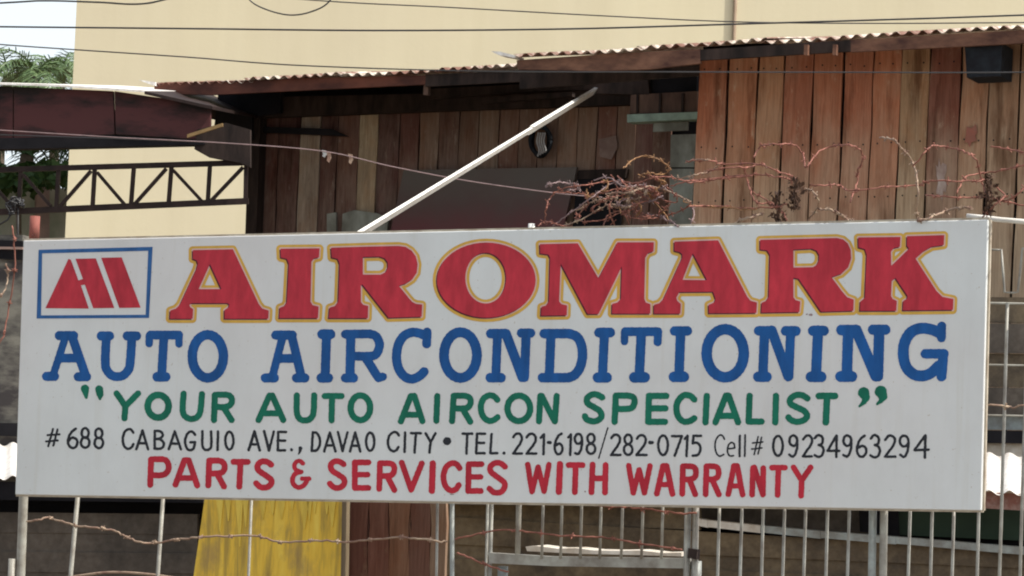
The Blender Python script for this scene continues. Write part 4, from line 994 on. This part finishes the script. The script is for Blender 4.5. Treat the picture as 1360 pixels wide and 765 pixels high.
T1 = [c3((215,690),(218,650),(235,615),(265,590),(340,578),(440,562),(520,570),(600,548),(700,560),(800,555),(918,545)),
 c3((480,520),(510,490),(560,478),(610,495),(635,520),(610,540),(560,535),(530,550)), c3((240,600),(330,605),(380,610),(450,590),(520,600),(600,640)),
 c3((240,715),(300,670),(370,620),(430,575),(480,560)), c3((270,715),(330,695),(410,650),(450,640)), c3((460,545),(500,585),(560,605),(650,635),(655,610),(600,560),(560,540)),
 c3((470,670),(465,630),(500,620),(540,650),(520,690)), c3((410,718),(430,675),(480,668),(500,718)), c3((560,672),(620,690),(665,715)),
 c3((690,498),(750,490),(800,505),(770,530),(720,540),(650,560)), c3((640,580),(700,562),(800,552),(900,540)), c3((680,630),(730,645),(820,652),(930,660)),
 c3((190,715),(215,700),(260,710),(300,716)), c3((380,560),(430,550),(480,580),(540,575),(590,590),(630,575)), c3((420,605),(500,600),(570,580),(640,600),(700,630)),
 c3((340,600),(360,640),(320,680),(350,700),(420,690),(500,660),(570,680)), c3((560,600),(600,650),(640,700)), c3((440,540),(460,600),(430,650),(450,715)), c3((700,630),(720,670),(705,715))]
for k in range(12):                                                      # finer inner loops of the tangle
    cx_, cy_ = rnd.gauss(830, 36), rnd.uniform(245, 276); rx_, ry_ = rnd.uniform(14, 44), rnd.uniform(5, 13); a0 = rnd.uniform(0, 6.3); sp_a = rnd.uniform(2.0, 4.6); til = rnd.uniform(-.5, .2)
    T1.append([(cx_ + rx_ * math.cos(a0 + sp_a * j / 7) + 3 * rnd.random(), cy_ + ry_ * math.sin(a0 + sp_a * j / 7) + til * rx_ * math.cos(a0 + sp_a * j / 7) + 2 * rnd.random()) for j in range(8)])
for i, s in enumerate(T1):
    barbed(s, None, 0.0022 if i not in (8, 14) else 0.0032, ph=i * 1.3).build('wire_strand', M[('wire_rust', 'wire_gold', 'wire_rust', 'wire_mauve', 'wire_pale')[i % 5]], tang)
coil = thing('barbed_wire_coil', 'loose looping rusty barbed wire along the top of the right half of the sign', 'barbed wire', FENCE.hit(1140, 300))
T2 = [c4((-20,512),(60,510),(100,522),(200,520),(260,540),(330,565)), c4((-20,580),(80,570),(200,555),(280,562),(330,578)),
 c4((195,500),(215,465),(260,458),(320,460),(350,490),(360,530),(400,482),(450,464),(495,460),(530,475),(550,505)),
 c4((595,435),(640,445),(670,480),(700,520),(715,600),(710,700)), c4((370,590),(420,588),(470,590),(500,605),(600,595),(700,590),(760,575),(850,575),(940,572)),
 c4((755,465),(800,465),(860,480),(900,510),(920,580),(940,640)), c4((945,465),(1000,472),(1060,487),(1120,520)), c4((740,620),(830,627),(930,628),(1052,650),(1120,640)),
 c4((840,612),(870,560),(960,545),(1052,525),(1120,500)), c4((-20,655),(80,655),(200,662),(300,650)), c4((365,700),(400,650),(385,610),(360,600)), c4((440,668),(470,680),(500,705)),
 c4((500,640),(520,590),(525,540),(545,500)), c4((160,530),(175,580),(200,640),(250,650),(290,680)), c4((40,550),(90,535),(170,530),(230,520)), c4((700,530),(740,480),(760,462)), c4((190,610),(240,640),(275,660),(300,700)),
 c4((930,600),(980,640),(1040,610),(1080,560)), c4((920,690),(960,650),(990,620),(960,590))]
for i, s in enumerate(T2):
    mm = M['wire_rust'] if i not in (3, 10, 11) else M['wire_pale']
    barbed(s, mm, 0.0025 if i != 3 else 0.003, ph=i * 1.7).build('wire_strand', mm, coil)
barbed(c4((400,665),(440,668),(480,690),(520,706)), M['wire_pale'], 0.0034).build('wire_strand', M['wire_pale'], coil)
barbed(c4((690,708),(740,696),(800,672),(850,660),(885,662)), M['wire_pale'], 0.004).build('wire_strand', M['wire_pale'], coil)
barbed(c4((120,716),(180,690),(220,680)), M['wire_pale'], 0.004).build('wire_strand', M['wire_pale'], coil)
def vine(parent, cx, y0, y1, spread, n, label):
    t = thing('dry_vine', label, 'vine', FENCE.hit(cx, y1 + 10), 'dry vines caught in the wire'); t.parent = None
    m = MB(); lf = MB()
    for k in range(n):
        x = cx + rnd.gauss(0, spread * .3); pts = [(cx + rnd.gauss(0, spread * 0.5), y0 + (y1 - y0) * i / 5 + rnd.gauss(0, 2)) for i in range(6)]
        m.tube(catmull([FENCE.hit(px_, py_, rnd.uniform(-.08, .08)) for px_, py_ in pts], 4), rnd.uniform(.0012, .003), 4)
    for k in range(n * 9):
        c_ = FENCE.hit(cx + rnd.gauss(0, spread), rnd.uniform(y0, y1), rnd.uniform(-.07, .07)); s_ = rnd.uniform(.006, .014)
        a = Vector((rnd.uniform(-1, 1), rnd.uniform(-1, 1), rnd.uniform(-1, 1))).normalized() * s_; b = a.cross(Vector((rnd.uniform(-1, 1), .4, rnd.uniform(-1, 1)))).normalized() * s_ * .6
        lf.add([c_ - a, c_ + b, c_ + a, c_ - b], [(0, 1, 2, 3)])
    m.build('stems', M['vine'], t); o = lf.build('dead_leaves', M['vine'], t, fix=False); o['kind'] = 'stuff'
vine(None, 1056, 238, 278, 5, 9, 'clump of dead brown vine in the wire above the sign, left of the two')
vine(None, 1314, 232, 285, 5, 9, 'clump of dead brown vine above the right end of the sign')
vine(None, 1032, 255, 296, 5, 4, 'thin spray of dry stems between planks and wire above the sign')
def strand(pts, m_, label, r=0.003, depth=0.02, name='barbed_wire', k0=0.03, group=None, step=0.12):
    return tag(barbed(pts, m_, r, depth=depth, k0=k0, step=step).build(name, m_), label, 'barbed wire', group)
strand([(36,693),(52,690),(68,688.5),(95,697),(125,701),(150,704),(165,712),(185,719.5),(205,721),(240,716),(280,713),(340,712),(372,720),(420,718),(470,719),(520,714),(560,716),(594,720)], M['wire_pale'], 'long wavy barbed wire below the left half of the sign', 0.0036)
strand([(604,716),(630,710),(662,704),(700,706),(745,711),(800,714),(850,722),(905,730)], M['wire_rust'], 'rusty barbed wire crossing the small gate bars', 0.003)
strand([(607,734),(625,741),(650,752),(675,760)], M['wire_rust'], 'short rusty barbed wire dropping left of the gate rail', 0.0032)
strand([(770,668),(800,672),(840,674),(870,678),(905,682),(925,680)], M['wire_rust'], 'rusty barbed wire close under the lower edge of the sign', 0.0032)
strand([(1290,541),(1320,538),(1345,541),(1362,538),(1420,541)], M['wire_pale'], 'pale barbed wire on the tall fence right of the sign', 0.003)
strand([(-40,500),(0,455),(10,420),(20,350),(16,300)], M['wire_rust'], 'rusty barbed wire running up beside the left end of the sign', 0.0028)
strand([(-20,420),(2,392),(10,372),(8,350)], M['wire_pale'], 'short pale wire end at the left edge beside the sign', 0.003)

# ------------------------------------------------------------------ cables overhead
def cable(pts, dist, r, label, m_='cable', yaw=6, name='cable', cat='cable'):
    pl = Plane(680, dist, yaw)
    return tag(MB().tube(catmull([pl.hit(*p) for p in pts], 8), r, 6).build(name, M[m_]), label, cat)
cable([(-700,26),(-100,34),(0,35.5),(250,38),(500,40.5),(750,38.5),(978,32),(1180,26),(1360,20),(2000,-4)], 13, 0.0042, 'dark overhead cable crossing the whole beige wall near the top')
cable([(-700,10),(-100,50),(0,59),(100,66),(250,76),(400,87),(640,94.5),(900,95.5),(1120,96),(1360,96),(2000,90)], 14, 0.0034, 'thin cable sloping down over the roof edge and across the planks')
cable([(100,-30),(400,-1),(600,10),(800,21),(978,29),(1150,31),(1360,30),(2000,25)], 13.6, 0.0030, 'thin cable descending from the top edge towards the upper right')
cable([(320,-30),(330,-2),(352,12),(385,20),(415,15),(438,1),(450,-30)], 12.5, 0.0034, 'slack loop of cable hanging at the top edge')
cable([(-300,20),(0,4),(60,1),(130,3),(190,5),(260,-8),(500,-40)], 12.2, 0.0040, 'dark cable touching the top left corner')
cable([(-200,160),(130,181),(300,190),(430,201),(520,221),(620,240),(735,256),(800,262)], 15.5, 0.0030, 'dull mauve wire sagging across the shaded shack wall', 'wire_mauve', name='sagging_wire', cat='wire')
cable([(-100,176),(150,184),(276,189)], 17.5, 0.0040, 'short dark wire along the lower edge of the canopy')

wp = Plane(680, 15.5, 6)
for k, (x, y, h) in enumerate(((436, 203, 13), (430, 201, 8), (465, 206, 12))):
    q = [wp.hit(*p) for p in ((x - 3, y - 2), (x + 3, y - 1), (x + 4, y + h * .5), (x + 1, y + h), (x - 2, y + h * .8), (x - 1, y + h * .4))]
    tag(MB().prism(q, Vector((0, 0.012, 0))).build('cloth_scrap', M['wire_pale'] if k != 1 else M['white_cord']), ('pale scrap of cloth knotted on the sagging wire, lower of the left pair', 'whitish scrap tied over the first knot of the sagging wire', 'tan scrap hanging from the sagging wire before the pale board')[k], 'scrap')

sm_ = simple('brown smudge', (0.36, 0.27, 0.26), (0.28, 0.2, 0.2))
for x, y, a_, b_ in ((1071.5, 417.5, 1.6, 1.1), (1077, 418.2, 3.0, 1.8), (600, 656.5, 3, .9), (777, 653, 1.5, 1.5), (233, 617, 1, .8)):
    MB().prism([SIGN.hit(x + a_ * math.cos(t_) * rnd.uniform(.6, 1.2), y + b_ * math.sin(t_) * rnd.uniform(.6, 1.2), 0.0006) for t_ in [k * .785 for k in range(8)]], -SIGN.n * 0.0003).build('smudge', sm_, sign)
